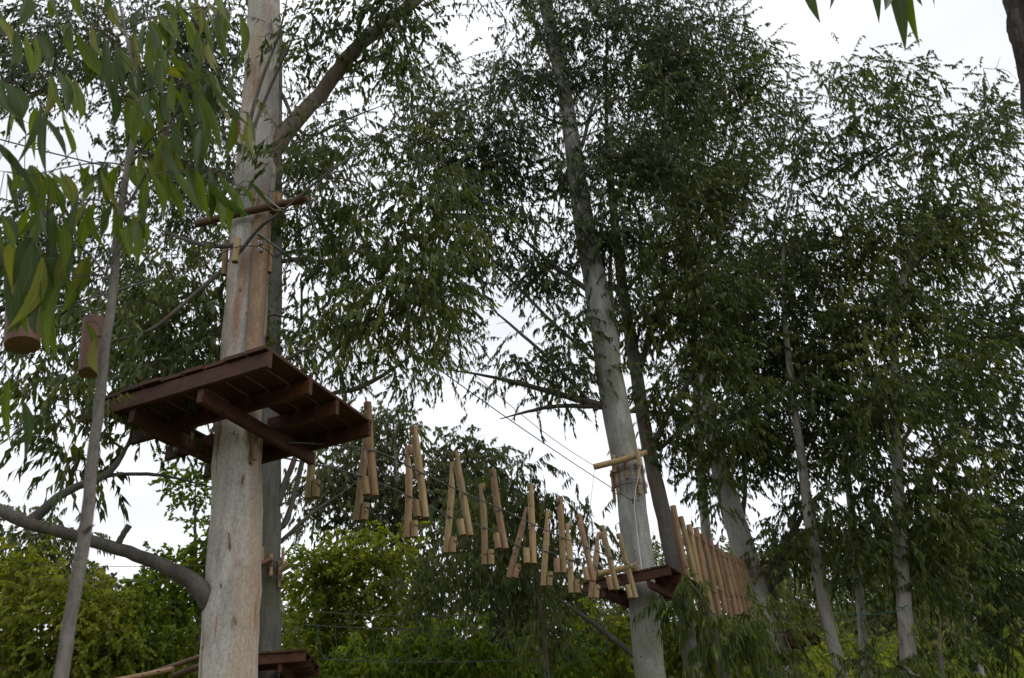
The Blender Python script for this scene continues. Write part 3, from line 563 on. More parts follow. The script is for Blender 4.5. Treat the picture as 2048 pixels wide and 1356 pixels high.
tree('bush', 'mid green bush between the sapling and the big left trunk', 'bush', 16.0,
     [(260, 1500, 11), (262, 1350, 10), (268, 1250, 7), (275, 1180, 4)],
     [(270, 1190, 50, 40), (230, 1270, 70, 60), (310, 1260, 80, 70), (260, 1340, 110, 50), (370, 1330, 60, 50)],
     mat='bark_twig', leaf='leaf_bright', Ln=.10, Wd=.055, dens=1.05, tw=.35, csize=.38, droop=.3, tone0=.55, gate=-2)
tree('bush', 'sunlit yellow bush low behind the second platform trunk', 'bush', 23.0,
     [(1370, 1480, 10), (1365, 1380, 9), (1360, 1300, 5)],
     [(1360, 1280, 60, 50), (1210, 1300, 70, 60), (1340, 1340, 120, 40), (1430, 1330, 60, 40)],
     mat='bark_twig', leaf='leaf_yellow', Ln=.18, Wd=.085, dens=1.0, tw=.55, csize=.55, droop=.5, tone0=.4, gate=-2)
tree('bush', 'olive and yellow bush at the bottom centre under the log bridge', 'bush', 21.0,
     [(880, 1480, 10), (875, 1380, 9), (870, 1290, 5)],
     [(860, 1290, 90, 60), (780, 1330, 90, 40), (960, 1330, 110, 40), (1080, 1330, 90, 40), (700, 1340, 80, 40)],
     mat='bark_twig', leaf='leaf_bright', Ln=.17, Wd=.07, dens=.9, tw=.5, csize=.52, droop=.6, tone0=.4, gate=-2)
# ================================================================== platforms
def arr(*v): return np.array(v, float)
UP = arr(0, 0, 1)
def platform(label, N, u, v, lu, lv, trunk, nplank=9, extra=None, z_thick=.035):
    """N near corner (deck top), u and v level unit edge directions, planks run along v; the trunk passes through"""
    base = N + u * lu / 2 + v * lv / 2; base = arr(base[0], base[1], N[2] - .35)
    T = thing('tree_platform', base, label, 'platform', 'red wooden platforms round the trunks')
    pw = lu / nplank; tu = (trunk[:2] - N[:2]) @ u[:2]; tv = (trunk[:2] - N[:2]) @ v[:2]; tr = trunk[2] + .05
    for i in range(nplank):
        c0, c1 = i * pw + .008, (i + 1) * pw - .008
        over = rng.uniform(-.02, .03); parts = [(-.025 + over * .7, lv + .02 + rng.uniform(-.02, .02))]
        if c1 > tu - tr and c0 < tu + tr:
            d = abs((c0 + c1) / 2 - tu); hh = math.sqrt(max(.02, (tr + pw * .4) ** 2 - d * d)); parts = [(parts[0][0], tv - hh), (tv + hh, parts[0][1])]
        for a, b in parts:
            if b - a < .05: continue
            mb = MB(); cc = N + u * (c0 + c1) / 2 + v * (a + b) / 2 - UP * (z_thick / 2 + rng.uniform(0, .006))
            mb.box(cc, v, u, UP, ((b - a) / 2, (c1 - c0) / 2, z_thick / 2)); mb.obj('plank', M['plank'], T, base)
    jh = .075; zj = N[2] - z_thick - .012 - jh
    for k, vv in enumerate((.03, lv * .36, lv * .64, lv - .03)):          # joists along u
        segs = [(0 if k in (0, 3) else rng.uniform(-.05, .02), lu)]
        if abs(vv - tv) < tr + .04: segs = [(segs[0][0], tu - tr - .03), (tu + tr + .03, lu)]
        for a, b in segs:
            c = N + u * (a + b) / 2 + v * vv; c = arr(c[0], c[1], zj)
            mb = MB(); mb.box(c, u, v, UP, ((b - a) / 2, .026, jh)); mb.obj('fascia_board' if k == 0 else 'joist', M['plank'], T, base)
    for uu, ext in ((tu - tr - .11, .06), (tu + tr + .05, .03)):           # bearers along v clasp the trunk
        c = N + u * uu + v * (lv / 2 + ext / 2); c = arr(c[0], c[1], zj - jh - .002 - .065)
        mb = MB(); mb.box(c, v, u, UP, ((lv * .98 + ext) / 2 - .02, .03, .065)); mb.obj('bearer', M['plank'], T, base)
    for uu in (tu - tr - .05, tu + tr + .05):
        c = N + u * uu + v * (tv - tr - .12); c = arr(c[0], c[1], zj - jh - .17)
        mb = MB(); mb.tube([c, c - UP * .03], .022, 8); mb.obj('bolt', M['metal'], T, base)
    return T, base, (tu, tv)
def frame(px, h):                          # right-angled deck that best fits the three corners seen
    Lc, Nc, Rc = (at_h(x, y, h) for x, y in px)
    u = (Lc - Nc)[:2]; v = (Rc - Nc)[:2]; lu0, lv0 = np.linalg.norm(u), np.linalg.norm(v); best = None
    a0 = math.atan2(u[1], u[0])
    for da in np.radians(np.arange(-4, 14, .5)):
        ud = arr(math.cos(a0 + da), math.sin(a0 + da), 0); vd = arr(ud[1], -ud[0], 0)
        if vd[:2] @ v < 0: vd = -vd
        for fu in np.arange(.8, 1.05, .02):
            x, y = to_px(Nc + ud * lu0 * fu); e1_ = (x[0] - px[0][0]) ** 2 + (y[0] - px[0][1]) ** 2
            for fv in np.arange(.8, 1.05, .02):
                x, y = to_px(Nc + vd * lv0 * fv); e = e1_ + (x[0] - px[2][0]) ** 2 + (y[0] - px[2][1]) ** 2
                if best is None or e < best[0]: best = (e, ud, vd, lu0 * fu, lv0 * fv)
    return Nc, best[1], best[2], best[3], best[4]
H1 = 3.5
N1, u1, v1, lu1, lv1 = frame([(170, 822), (538, 691), (732, 854)], H1)
t1 = at(478, 830, 6.85)
platform('nearest red wooden platform round the big pale left trunk, seen from below', N1, u1, v1, lu1, lv1, arr(t1[0], t1[1], .24))
N2, u2, v2, lu2, lv2 = frame([(1165, 1168), (1337, 1127), (1403, 1169)], H1)
t2 = at(1280, 1150, 15.4)
P2, p2b, _ = platform('second red wooden platform round the tall grey middle trunk at the bridge end', N2, u2, v2, lu2, lv2, arr(t2[0], t2[1], .31))
t3 = at(539, 1300, 14.5); N3 = at(612, 1297, 13.6)
vd3 = unit(arr(N3[0], N3[1], 0)); a3 = R(-9); v3_ = arr(vd3[0] * math.cos(a3) - vd3[1] * math.sin(a3), vd3[0] * math.sin(a3) + vd3[1] * math.cos(a3), 0); u3_ = arr(-v3_[1], v3_[0], 0)
platform('lower red wooden platform half hidden behind the big left trunk', N3, u3_, v3_, 1.7, 1.7, arr(t3[0], t3[1], .22))
t4 = at(1540, 1262, 19.2); N4 = t4 + arr(.62, -.75, -.1)
platform('small red wooden platform on the pale forked tree beyond the pole wall', N4, u2, v2, 1.7, 1.6, arr(t4[0], t4[1], .3))

# ================================================================== log bridge
def log_obj(name, a, b, r, parent, base, mat='log', notch=None, sides=14, n=9, bend=.01, taper=.05):
    a, b = np.asarray(a, float), np.asarray(b, float); t = np.linspace(0, 1, n)
    if notch: t = np.sort(np.concatenate([t, [notch[0], notch[0] + .004, notch[1], notch[1] + .03]]))
    ln = np.linalg.norm(b - a); sd = unit(rng.normal(0, 1, 3))
    P = a + (b - a) * t[:, None] + sd * bend * ln * np.sin(t * math.pi)[:, None]
    rad = r * (1 - taper * t) * (1 + rng.normal(0, .012, len(t)))
    def cl(i):
        if not notch or not (notch[0] < t[i] <= notch[1]): return None
        f = (t[i] - notch[0]) / (notch[1] - notch[0]); return (notch[2], r * (-.05 + 1.0 * f if notch[3] else 1.0 - 1.05 * f))
    mb = MB(); mb.tube(P, rad, sides, True, 0, 1, wob=.012, clampf=cl if notch else None, bevel=.004)
    return mb.obj(name, [M[mat], M['end_grain'], M['log_cut']], parent, base)
hc = 3.42
bdir = unit((N2 + u2 * .9 * lu2) - (N1 + v1 * lv1 + u1 * .4)) * arr(1, 1, 0); bdir = unit(bdir); side = arr(bdir[1], -bdir[0], 0)    # side points to the right row
rowA = [((735, 806), (750, 992), (741, 905)), ((827, 855), (851, 1036), (838, 950)), ((910, 903), (940, 1072), (925, 990)), ((985, 940), (1011, 1098), (996, 1022)), ((1060, 968), (1067, 1127), (1063, 1052)),
        ((1119, 997), (1127, 1146), (1122, 1078)), ((1157, 1030), (1187, 1162), (1172, 1098)), ((1203, 1052), (1234, 1180), (1219, 1118)), ((1237, 1068), (1272, 1196), (1254, 1136))]
rowB = [((628, 855), (616, 997), (622, 930)), ((733, 880), (714, 1042), (722, 956)), ((818, 893), (815, 1076), (816, 996)), ((907, 925), (892, 1106), (899, 1036)), ((964, 968), (970, 1130), (968, 1058)), ((1056, 1016), (1018, 1156), (1034, 1092)),
        ((1098, 1023), (1087, 1172), (1092, 1104)), ((1137, 1047), (1143, 1186), (1140, 1122)), ((1199, 1066), (1181, 1196), (1190, 1136))]
ordn = ['first', 'second', 'third', 'fourth', 'fifth', 'sixth', 'seventh', 'eighth', 'ninth']
clampsA, clampsB = [], []
for row, nm, sg, store in ((rowA, 'right', -1, clampsA), (rowB, 'left', 1, clampsB)):
    for i, (tp, bt, clp) in enumerate(row):
        c = at_h(*clp, hc); Y = c[1]
        a, b = at(tp[0], tp[1], Y), at(bt[0], bt[1], Y)
        r = .045 + .0006 * i
        base = arr(b[0], b[1], b[2])
        T = thing('hanging_log', base, '%s log of the %s row of the log bridge, counted from the nearest platform' % (ordn[i] + ' hanging', nm), 'log', 'logs hanging along the bridge')
        ax = unit(b - a)
        nd = unit(Rv * sg + 0 * ax)
        log_obj('pole', a, b, r, T, base, 'log' if (i + (sg > 0)) % 3 else 'log_warm', notch=(.09, .30, nd, True) if sg > 0 else (.07, .13, -Rv, True))
        # foot block: a short length of log bolted to the inner side of the foot
        bc = b + nd * (1.85 * r) - ax * .10 + arr(0, -.02, 0)
        blk = log_obj('step_block', bc - ax * r * 2.2, bc + ax * r * 2.1, r * .95, T, base, 'log_warm' if i % 2 else 'log', n=5, notch=(.28, .44, nd, True) if sg > 0 else None, taper=.02)
        mb = MB(); q = b - ax * .13; mb.tube([q + nd * -1.12 * r, q - nd * r * .9], .011, 8); mb.tube([q + nd * 2.8 * r, q + nd * 2.9 * r], .016, 8); mb.obj('bolt', M['metal'], blk, base)
        # cable clamp where the log is threaded
        toc = unit(CAM - c); mb = MB(); th = np.linspace(-1.9, 1.9, 11); xd = unit(np.cross(bdir, ax))
        if xd @ toc < 0: xd = -xd
        ctr = a + ax * ((c - a) @ ax); yd = np.cross(ax, xd)
        mb.tube([ctr + xd * math.cos(t_) * r * 1.1 + yd * math.sin(t_) * r * 1.1 for t_ in th], .0045, 6)
        mb.tube([ctr + xd * r * .98, ctr + xd * r * 1.3], .010, 8); mb.tube([ctr + yd * r * 1.0, ctr + yd * r * 1.6], .010, 8); mb.tube([ctr - yd * r * 1.0, ctr - yd * r * 1.5], .010, 8)
        mb.obj('clamp', M['metal'], T, base)
        if i in (0, 1, 5, 7, 8) and sg < 0 or i in (0, 3) and sg > 0:      # slack rubber loop at the foot
            mb = MB(); q = b - ax * .16 - nd * r * .9; t_ = np.linspace(0, 1, 12)
            mb.tube([q - nd * (.09 * math.sin(s_ * math.pi)) + ax * (.16 * s_) - UP * .03 * math.sin(s_ * 2 * math.pi) for s_ in t_], .006, 5); mb.obj('loop', M['rubber'], T, base)
        store.append(ctr + xd * r * 1.05)
def cable(name, label, pts, r=.0058, mat='cable', cat='cable', smooth=None, k=6, group=None):
    pts = np.asarray(pts, float)
    mb = MB(); mb.tube(spline(pts, smooth or 6 * len(pts)) - pts[0], r, k, True); o = mb.obj(name, M[mat]); o.location = Vector(pts[0]); return tag(o, label, cat, group)
e1 = N1 + v1 * lv1 * .95 + u1 * .75 - UP * .22; e1b = N1 + v1 * lv1 * .9 + u1 * 1.35 - UP * .2
cable('cable', 'steel cable threading the right row of hanging logs', [at(575, 885, 6.9), at(640, 888, 7.2)] + clampsA + [N2 + u2 * .55 * lu2 - UP * .1], .0085)
cable('cable', 'steel cable threading the left row of hanging logs', [N1 + v1 * lv1 + u1 * 1.2 - UP * .12] + clampsB + [N2 + u2 * .9 * lu2 - UP * .1], .0085)
ca, cb_ = at(522, 472, 6.55), at(1266, 1002, 15.0)
cable('cable', 'taut safety cable from the big left trunk down to the hook on the grey trunk', sag(ca, cb_, .12), .008)
mb = MB(); d_ = unit(cb_ - ca); mb.tube([ca + d_ * .02, ca + d_ * .55], .011, 8); mb.tube([ca - d_ * .06, ca + d_ * .03], .02, 8)
o = mb.obj('turnbuckle', M['metal']); tag(o, 'bright steel turnbuckle on the safety cable beside the left trunk', 'turnbuckle')
cable('cable', 'upper thin cable running above the log bridge to the crossbar', sag(at(600, 395, 6.7), at(1195, 935, 15.0), .35), .006)
cable('cable', 'thin cable crossing the sky at upper left behind the near leaves', sag(at(-120, 245, 5.6), at(500, 392, 6.6), .06), .008)
cable('cord', 'short hanger cord dropping from the upper left cable', [at(52, 262, 5.85), at(50, 300, 5.85), at(49, 360, 5.85)], .005, 'cable', 'cord')
cable('cable', 'thin cable sloping behind the sapling at far left', sag(at(-60, 655, 4.5), at(300, 560, 6.2), .03), .009, 'wire')
cable('cable', 'upper of two thin wires in the sky gap under the low limb', sag(at(60, 1128, 13.0), at(420, 1131, 13.0), .03), .0045)
cable('cable', 'lower of two thin wires in the sky gap under the low limb', sag(at(60, 1158, 13.0), at(420, 1158, 13.0), .03), .0045)
cable('cord', 'pale cord hanging beside the first tall log below the canopy', [at(696, 690, 9.0), at(694, 740, 9.0), at(688, 860, 9.0)], .005, 'cord_white', 'cord')

# the two big red logs hanging at upper left
def red_log(label, tp, bt, wpx, Y):
    a, b = at(*tp, Y), at(*bt, Y); r = wpx * mpp(b) / 2; base = b
    T = thing('hanging_log', base, label, 'log', 'thick red logs hanging at left')
    log_obj('pole', a, b, r, T, base, 'log_red', n=7, sides=20, notch=None)
    mb = MB(); top = at_h(tp[0], tp[1] - 60, a[2] - CAM_H + .5); mb.tube([a + UP * .9, a - UP * .02], .006, 6); mb.obj('hanger_wire', M['wire'], T, base)
    q = a + (b - a) * .35; d = unit(np.cross(b - a, Fv)); mb = MB(); mb.tube([q - d * r * 1.06 - Fv * r * .4, q - Fv * r * 1.05, q + d * r * 1.06 - Fv * r * .4], .008, 6); mb.obj('strap', M['wire'], T, base)
    mb = MB(); ax = unit(b - a); s0 = a + (b - a) * .55 - Fv * r * .96 - d * r * .15; mb.box(s0 + ax * .10, ax, d, Fv, (.10, .007, .012)); mb.obj('slot', M['rubber'], T, base)  # thin dark strip on the face stands in for the shade inside a groove
red_log('thick red log end hanging at the left edge behind near leaves', (52, 560), (45, 690), 66, 4.6)
red_log('thick red log with dark slot hanging left of the sapling stem', (190, 640), (180, 745), 44, 5.4)

# ================================================================== gear on the trunks
def ring(P, r, wv, n=22, tilt=0.0):
    th = np.linspace(0, 2 * math.pi, n); return [P + arr(math.cos(t) * r, math.sin(t) * r, tilt * math.sin(t + wv)) for t in th]
def collar(label, P0, P1, r0, r1, n, specs, wires, mat='log_warm', phase=0.0):
    base = P1; T = thing('trunk_collar', base, label, 'collar', 'collars of wooden pegs wired round trunks')
    for i in range(n):
        th = phase + 2 * math.pi * i / n; tl, th_, rr = specs[i % len(specs)]
        def pt(t): c = P0 + (P1 - P0) * t; q = r0 + (r1 - r0) * t + rr * .9; return c + arr(math.cos(th) * q, math.sin(th) * q, 0)
        log_obj('peg', pt(tl), pt(th_), rr, T, base, mat, n=5, sides=10, bend=.003)
    for t in wires:
        c = P0 + (P1 - P0) * t; mb = MB()
        for k in range(3): mb.tube(ring(c + arr(0, 0, (k - 1) * .022 + rng.normal(0, .004)), r0 + (r1 - r0) * t + .07 + .004 * k, k, 24, .015), .006, 5, False)
        mb.obj('wire', M['wire'], T, base)
    return T
tc0, tc1 = at(1251, 915, 15.4), at(1262, 1000, 15.4)
collar('collar of wooden pegs wired round the tall grey trunk under its crossbar', tc0, tc1, .285, .30, 9, [(.02, .62, .032), (.28, 1.0, .034), (.12, .92, .030)], (.38, .72), phase=.35)
def crossbar(label, a, b, r, mat, cat='crossbar', pegs=(), cords=()):
    base = (np.asarray(a) + b) / 2; T = thing('crossbar', base, label, cat)
    log_obj('bar', a, b, r, T, base, mat, n=9, sides=16, bend=.012)
    for p, q, rr in pegs: log_obj('peg', p, q, rr, T, base, 'log', n=5, sides=12)
    for c in cords:
        mb = MB(); mb.tube(c, .006, 6); mb.obj('cord', M['cord_white'], T, base)
ya = 14.95
crossbar('crossbar log with white cords wired across the tall grey trunk', at(1188, 934, ya), at(1294, 905, ya), .062, 'log',
         pegs=[(at(1274, 899, ya - .03), at(1281, 931, ya - .03), .05), (at(1226, 911, ya + .2), at(1229, 945, ya + .2), .05)],
         cords=[[at(1286, 908, ya - .07), at(1272, 975, ya - .06), at(1268, 1010, ya - .1), at(1276, 1080, ya - .25), at(1284, 1142, 14.4)], [at(1286, 912, ya - .07), at(1274, 918, ya + .05), at(1262, 909, ya + .1)]])
cable('cord', 'thin white cord hanging left of the tall grey trunk from the crossbar end', [at(1189, 938, ya - .07), at(1182, 1000, ya - .1), at(1178, 1060, ya - .2), at(1180, 1140, 14.6)], .005, 'cord_white', 'cord')
th_ = at(1266, 1002, 15.0); mb = MB(); mb.tube(np.array([at(1240, 985, 15.05), at(1266, 1003, 14.98), at(1282, 1000, 15.06)]), .008, 6); mb.tube([th_ - arr(0, 0, .06), th_ + arr(0, 0, .05)], .02, 8)
tag(mb.obj('cable_hook', M['wire']), 'small dark hook and wire band on the grey trunk below the pegs', 'hook')
# light half log along the deck edge of the second platform, and its little post
la, lb_ = N2 + u2 * lu2 * .36 + UP * .06 - v2 * .06, N2 + u2 * lu2 * .80 + UP * .06 - v2 * .06
T = thing('edge_log', (la + lb_) / 2, 'pale log lying along the front edge of the second platform', 'log'); log_obj('log', la, lb_, .06, T, (la + lb_) / 2, 'log', n=6); mb = MB(); mb.tube([la + (lb_ - la) * .3 + UP * .06, la + (lb_ - la) * .3 - UP * .1], .012, 6); mb.obj('bolt', M['metal'], T, (la + lb_) / 2)
pp = at(1269, 1126, 14.6); T = thing('edge_peg', pp, 'short reddish peg standing on the second platform against the grey trunk', 'peg'); log_obj('peg', pp + UP * .02, pp - UP * .22, .045, T, pp, 'log_warm', n=5); mb = MB(); mb.tube(ring(pp - UP * .1, .052, 0, 14), .005, 5, False); mb.obj('wire', M['wire'], T, pp)

# left trunk gear
y1 = 6.5
crossbar('reddish brown crossbar log lashed across the big left trunk above the platform', at(392, 448, y1 + .15), at(616, 397, y1 - .1), .043, 'log_red',
         pegs=[(at(476, 478, y1), at(470, 524, y1), .036), (at(552, 385, y1 + .25), at(546, 425, y1 + .25), .04), (at(561, 388, y1 + .2), at(557, 425, y1 + .2), .03), (at(542, 492, y1 + .25), at(538, 545, y1 + .25), .03), (at(506, 380, y1 + .05), at(504, 400, y1 + .05), .034), (at(452, 485, y1 + .35), at(448, 550, y1 + .35), .034)])
for lab, pts, mt in (('bright steel wire lashing crossing the left trunk above the crossbar', [at(503, 378, y1 - .02), at(530, 392, y1 - .1), at(556, 414, y1 - .2), at(565, 416, y1 - .16)], 'metal'),
                     ('lower steel wire lashing crossing the left trunk at the crossbar', [at(500, 394, y1 - .02), at(525, 403, y1 - .1), at(552, 420, y1 - .18), at(592, 418, y1 - .15), at(612, 404, y1 - .12)], 'cable'),
                     ('dark wire band round the left trunk through the short pegs', [at(440, 508, y1 + .15), at(470, 495, y1 - .03), at(505, 492, y1 - .08), at(530, 498, y1 - .03), at(548, 515, y1 + .2)], 'wire'),
                     ('thin wire from the crossbar end back to the left trunk', [at(535, 381, y1 + .05), at(575, 386, y1 - .05), at(608, 395, y1 - .1)], 'cable'),
                     ('grey cord dropping from the crossbar end over the deck', [at(615, 405, y1 - .1), at(625, 440, y1 - .05), at(637, 490, y1), at(642, 520, y1)], 'cable')):
    cable('wire', lab, pts, .006, mt, 'wire')
mb = MB()
for dy in (0, 14):
    c = at(522, 490 + dy, y1 - .02); mb.tube([c, c - Fv * .05 * arr(1, 1, 0)], .022, 10); mb.tube([c - arr(0, .05, 0), c - arr(0, .07, 0)], .012, 8)
tag(mb.obj('eye_bolt', M['metal']), 'bright steel eye bolt in the left trunk under the safety cable', 'bolt')
# the tan stem fused to the right side of the big trunk is part of that tree
gum = next(o for o in COL.objects if o.get('label', '').startswith('big pale gum tree'))
gb = np.array(gum.location)
F_ = [(527, 395, 22), (524, 440, 30), (519, 520, 33), (514, 600, 34), (508, 690, 34), (505, 780, 30), (508, 850, 20), (508, 920, 8)]
fp = np.array([at(x, y, float(np.interp(y, [395, 440, 760, 860, 1000, 1300], [6.72, 6.66, 6.66, 6.70, 6.715, 6.76]))) for x, y, _ in F_]); fr = np.array([q * mpp(p) / 2 for (_, _, q), p in zip(F_, fp)])
qq = spline(np.hstack([fp, fr[:, None]]), 40); mb = MB(); mb.tube(qq[:, :3], qq[:, 3], 16, True, wob=.02); mb.obj('fused_stem', M['bark_tan'], next(c for c in gum.children if c.name.startswith('trunk')), gb)
T1T = next(c for c in gum.children if c.name.startswith('trunk'))
min((c for c in T1T.children if c.name.startswith('limb')), key=lambda c: c.name).data.materials[0] = M['bark_limb_tan']
for x, y, ln_, sd_ in ((432, 1010, 26, 0), (458, 1085, 44, 1), (441, 1180, 60, 0), (470, 1240, 20, 1), (486, 960, 22, 1), (520, 225, 40, 1), (505, 150, 34, 0), (545, 60, 46, 1), (463, 640, 26, 0), (478, 580, 16, 1)):
    cx_ = np.interp(y, [20, 440, 800, 930, 1150, 1356], [527, 503, 480, 474, 468, 457]); rp_ = np.interp(y, [20, 440, 800, 930, 1150, 1356], [62, 76, 90, 94, 106, 112]) / 2
    def surf(x_, y_): return at(x_, y_, 6.85 - rp_ * mpp(at(cx_, y_, 6.85)) * math.sqrt(max(.04, 1 - ((x_ - cx_) / rp_) ** 2)) * 1.0)
    t_ = np.linspace(0, 1, 7); pts = np.array([surf(x + 2 * math.sin(3 * q_ + x), y + (q_ - .5) * ln_) for q_ in t_])
    mb = MB(); mb.tube(pts, mpp(pts[0]) * np.array([.6, 1.8, 2.6, 2.2, 2.8, 1.6, .5]), 6, True, wob=.3); mb.obj('bark_scar', M['bark_tan' if sd_ else 'bark_twig'], T1T, gb)
collar('collar of short pegs wired round the grey trunk behind the big left one', at(541, 1100, 14.5), at(540, 1180, 14.5), .20, .205, 9, [(.0, .35, .03), (.2, .75, .034), (.35, 1.0, .03)], (.45, .78), phase=.2)
crossbar('small brown crossbar log on the grey trunk behind the big left one', at(508, 1137, 14.1), at(545, 1118, 14.15), .05, 'log_red', pegs=[(at(560, 1140, 14.3), at(577, 1128, 14.3), .05), (at(566, 1130, 14.25), at(576, 1117, 14.25), .02)])
collar('collar of short pegs wired round the pale forked tree above the pole wall', at(1497, 1130, 19.2), at(1510, 1172, 19.2), .27, .28, 8, [(.0, .6, .035), (.3, 1.0, .035)], (.3, .6), phase=.6)

# ================================================================== wall of upright poles between the second platform and the forked tree
poles = [((1346, 1012), (1382, 1186), 11), ((1361, 1034), (1402, 1205), 11), ((1378, 1050), (1412, 1225), 11), ((1392, 1058), (1424, 1228), 11), ((1405, 1068), (1440, 1236), 11), ((1420, 1080), (1452, 1226), 10), ((1432, 1090), (1462, 1236), 10),
         ((1442, 1101), (1474, 1230), 10.5), ((1451, 1105), (1483, 1229), 10.5), ((1459, 1108), (1492, 1230), 10), ((1467, 1113), (1501, 1231), 10), ((1475, 1117), (1510, 1236), 10), ((1483, 1122), (1521, 1250), 10)]
po = ['first', 'second', 'third', 'fourth', 'fifth', 'sixth', 'seventh', 'eighth', 'ninth', 'tenth', 'eleventh', 'twelfth', 'last']
ptop = []; plow = []
for i, (tp, bt, wd) in enumerate(poles):
    Y = 16.0 + i * .215
    a, b = at(*tp, Y), at(*bt, Y); r = (wd + 1.5) * mpp(b) / 2
    T = thing('upright_pole', b, '%s pole of the upright pole wall, counted from the second platform' % po[i], 'pole', 'upright poles hung side by side')
    log_obj('pole', a, b, r, T, b, 'log_warm' if i > 3 or i % 3 == 0 else 'log', n=7, sides=12, bend=.008)  # darker wood on the farther poles stands in for the shadow on them
    for s_ in (.12, .72):
        mb = MB(); q = a + (b - a) * s_; mb.tube([q + arr(-r * .3, -r * 1.02, 0), q + arr(-r * .3, -r * 1.25, 0)], .014, 6); mb.obj('bolt', M['metal'], T, b)
    ptop.append(a + (b - a) * .12 - arr(0, r * 1.1, 0)); plow.append(a + (b - a) * .72 - arr(0, r * 1.1, 0))
cable('cable', 'upper wire holding the wall of upright poles together', ptop + [at(1500, 1118, 19.0)], .008, 'wire')
cable('cable', 'lower wire holding the wall of upright poles together', [at(1370, 1128, 15.8)] + plow, .008, 'wire')
# handrail logs at the bottom left
for lab, a, b, r in (('lower pale handrail log at the bottom edge left of the big trunk', (225, 1362), (345, 1338), .036), ('upper brown handrail log meeting the big trunk at the bottom edge', (285, 1352), (404, 1312), .036), ('brown handrail log stub close against the big left trunk', (350, 1352), (402, 1330), .045)):
    A, B = at(*a, 11.5), at(*b, 11.0); T = thing('handrail_log', A, lab, 'handrail'); log_obj('log', A, B, r, T, A, 'log_red' if 'brown' in lab else 'log_warm', n=7)
    q = A + (B - A) * .8; mb = MB(); mb.tube(ring(q, r * 1.1, 0, 12), .006, 5, False); mb.obj('wire', M['wire'], T, A)
# green rope bridge far behind
Yr = 19.0
for lab, pa, pb in (('highest faint cable of the distant green rope bridge', (620, 1222), (1000, 1228)), ('middle faint cable of the distant green rope bridge', (604, 1249), (1100, 1256)), ('lowest faint cable of the distant green rope bridge', (640, 1318), (1120, 1316))):
    cable('cable', lab, sag(at(*pa, Yr), at(*pb, Yr), .08), .011, 'cable')
gr = [(637, 1250, 648, 1318), (671, 1252, 680, 1316), (708, 1254, 720, 1320), (748, 1256, 754, 1318), (776, 1268, 790, 1322), (816, 1262, 826, 1320), (860, 1262, 872, 1322), (985, 1260, 980, 1290), (1160, 1250, 1166, 1300), (1190, 1262, 1200, 1305)]
for i, (x0, y0, x1, y1_) in enumerate(gr):
    pos = ['first', 'second', 'third', 'fourth', 'fifth', 'sixth', 'seventh', 'eighth', 'ninth', 'tenth'][i]
    cable('green_rope', '%s green rope of the distant rope bridge, counted from the left' % pos, [at(x0, y0, Yr), at(x0 * .55 + x1 * .45 - 3, (y0 + y1_) / 2, Yr), at(x1, y1_, Yr), at(x1 + 14, y1_ - 10, Yr + .2)], .009, 'rope_green', 'rope', group='green ropes of the distant bridge')
for i, x in enumerate((12, 52, 92, 225, 305, 352, 395)):
    cable('thin_rope', '%s thin grey rope of the net hanging before the left bushes, from the left' % po[i], [at(x, 1180 + 8 * (i % 3), 12.6), at(x - 4, 1270, 12.6), at(x - 9, 1375, 12.6)], .0026, 'wire', 'rope', group='thin ropes before the left bushes')
cable('green_rope', 'green rope tied from the twisted pale trunk towards the pale forked tree', sag(at(1660, 1222, 17.0), at(1806, 1217, 17.05), .1), .008, 'rope_green', 'rope')
cable('green_rope', 'green rope wrap tied round the twisted pale trunk', [at(1792, 1212, 17.0), at(1803, 1215, 16.95), at(1815, 1211, 17.0)], .012, 'rope_green', 'rope')
cable('green_rope', 'green rope low between the slender stem and the forked tree', sag(at(1438, 1330, 13.8), at(1490, 1312, 13.6), .03), .008, 'rope_green', 'rope')

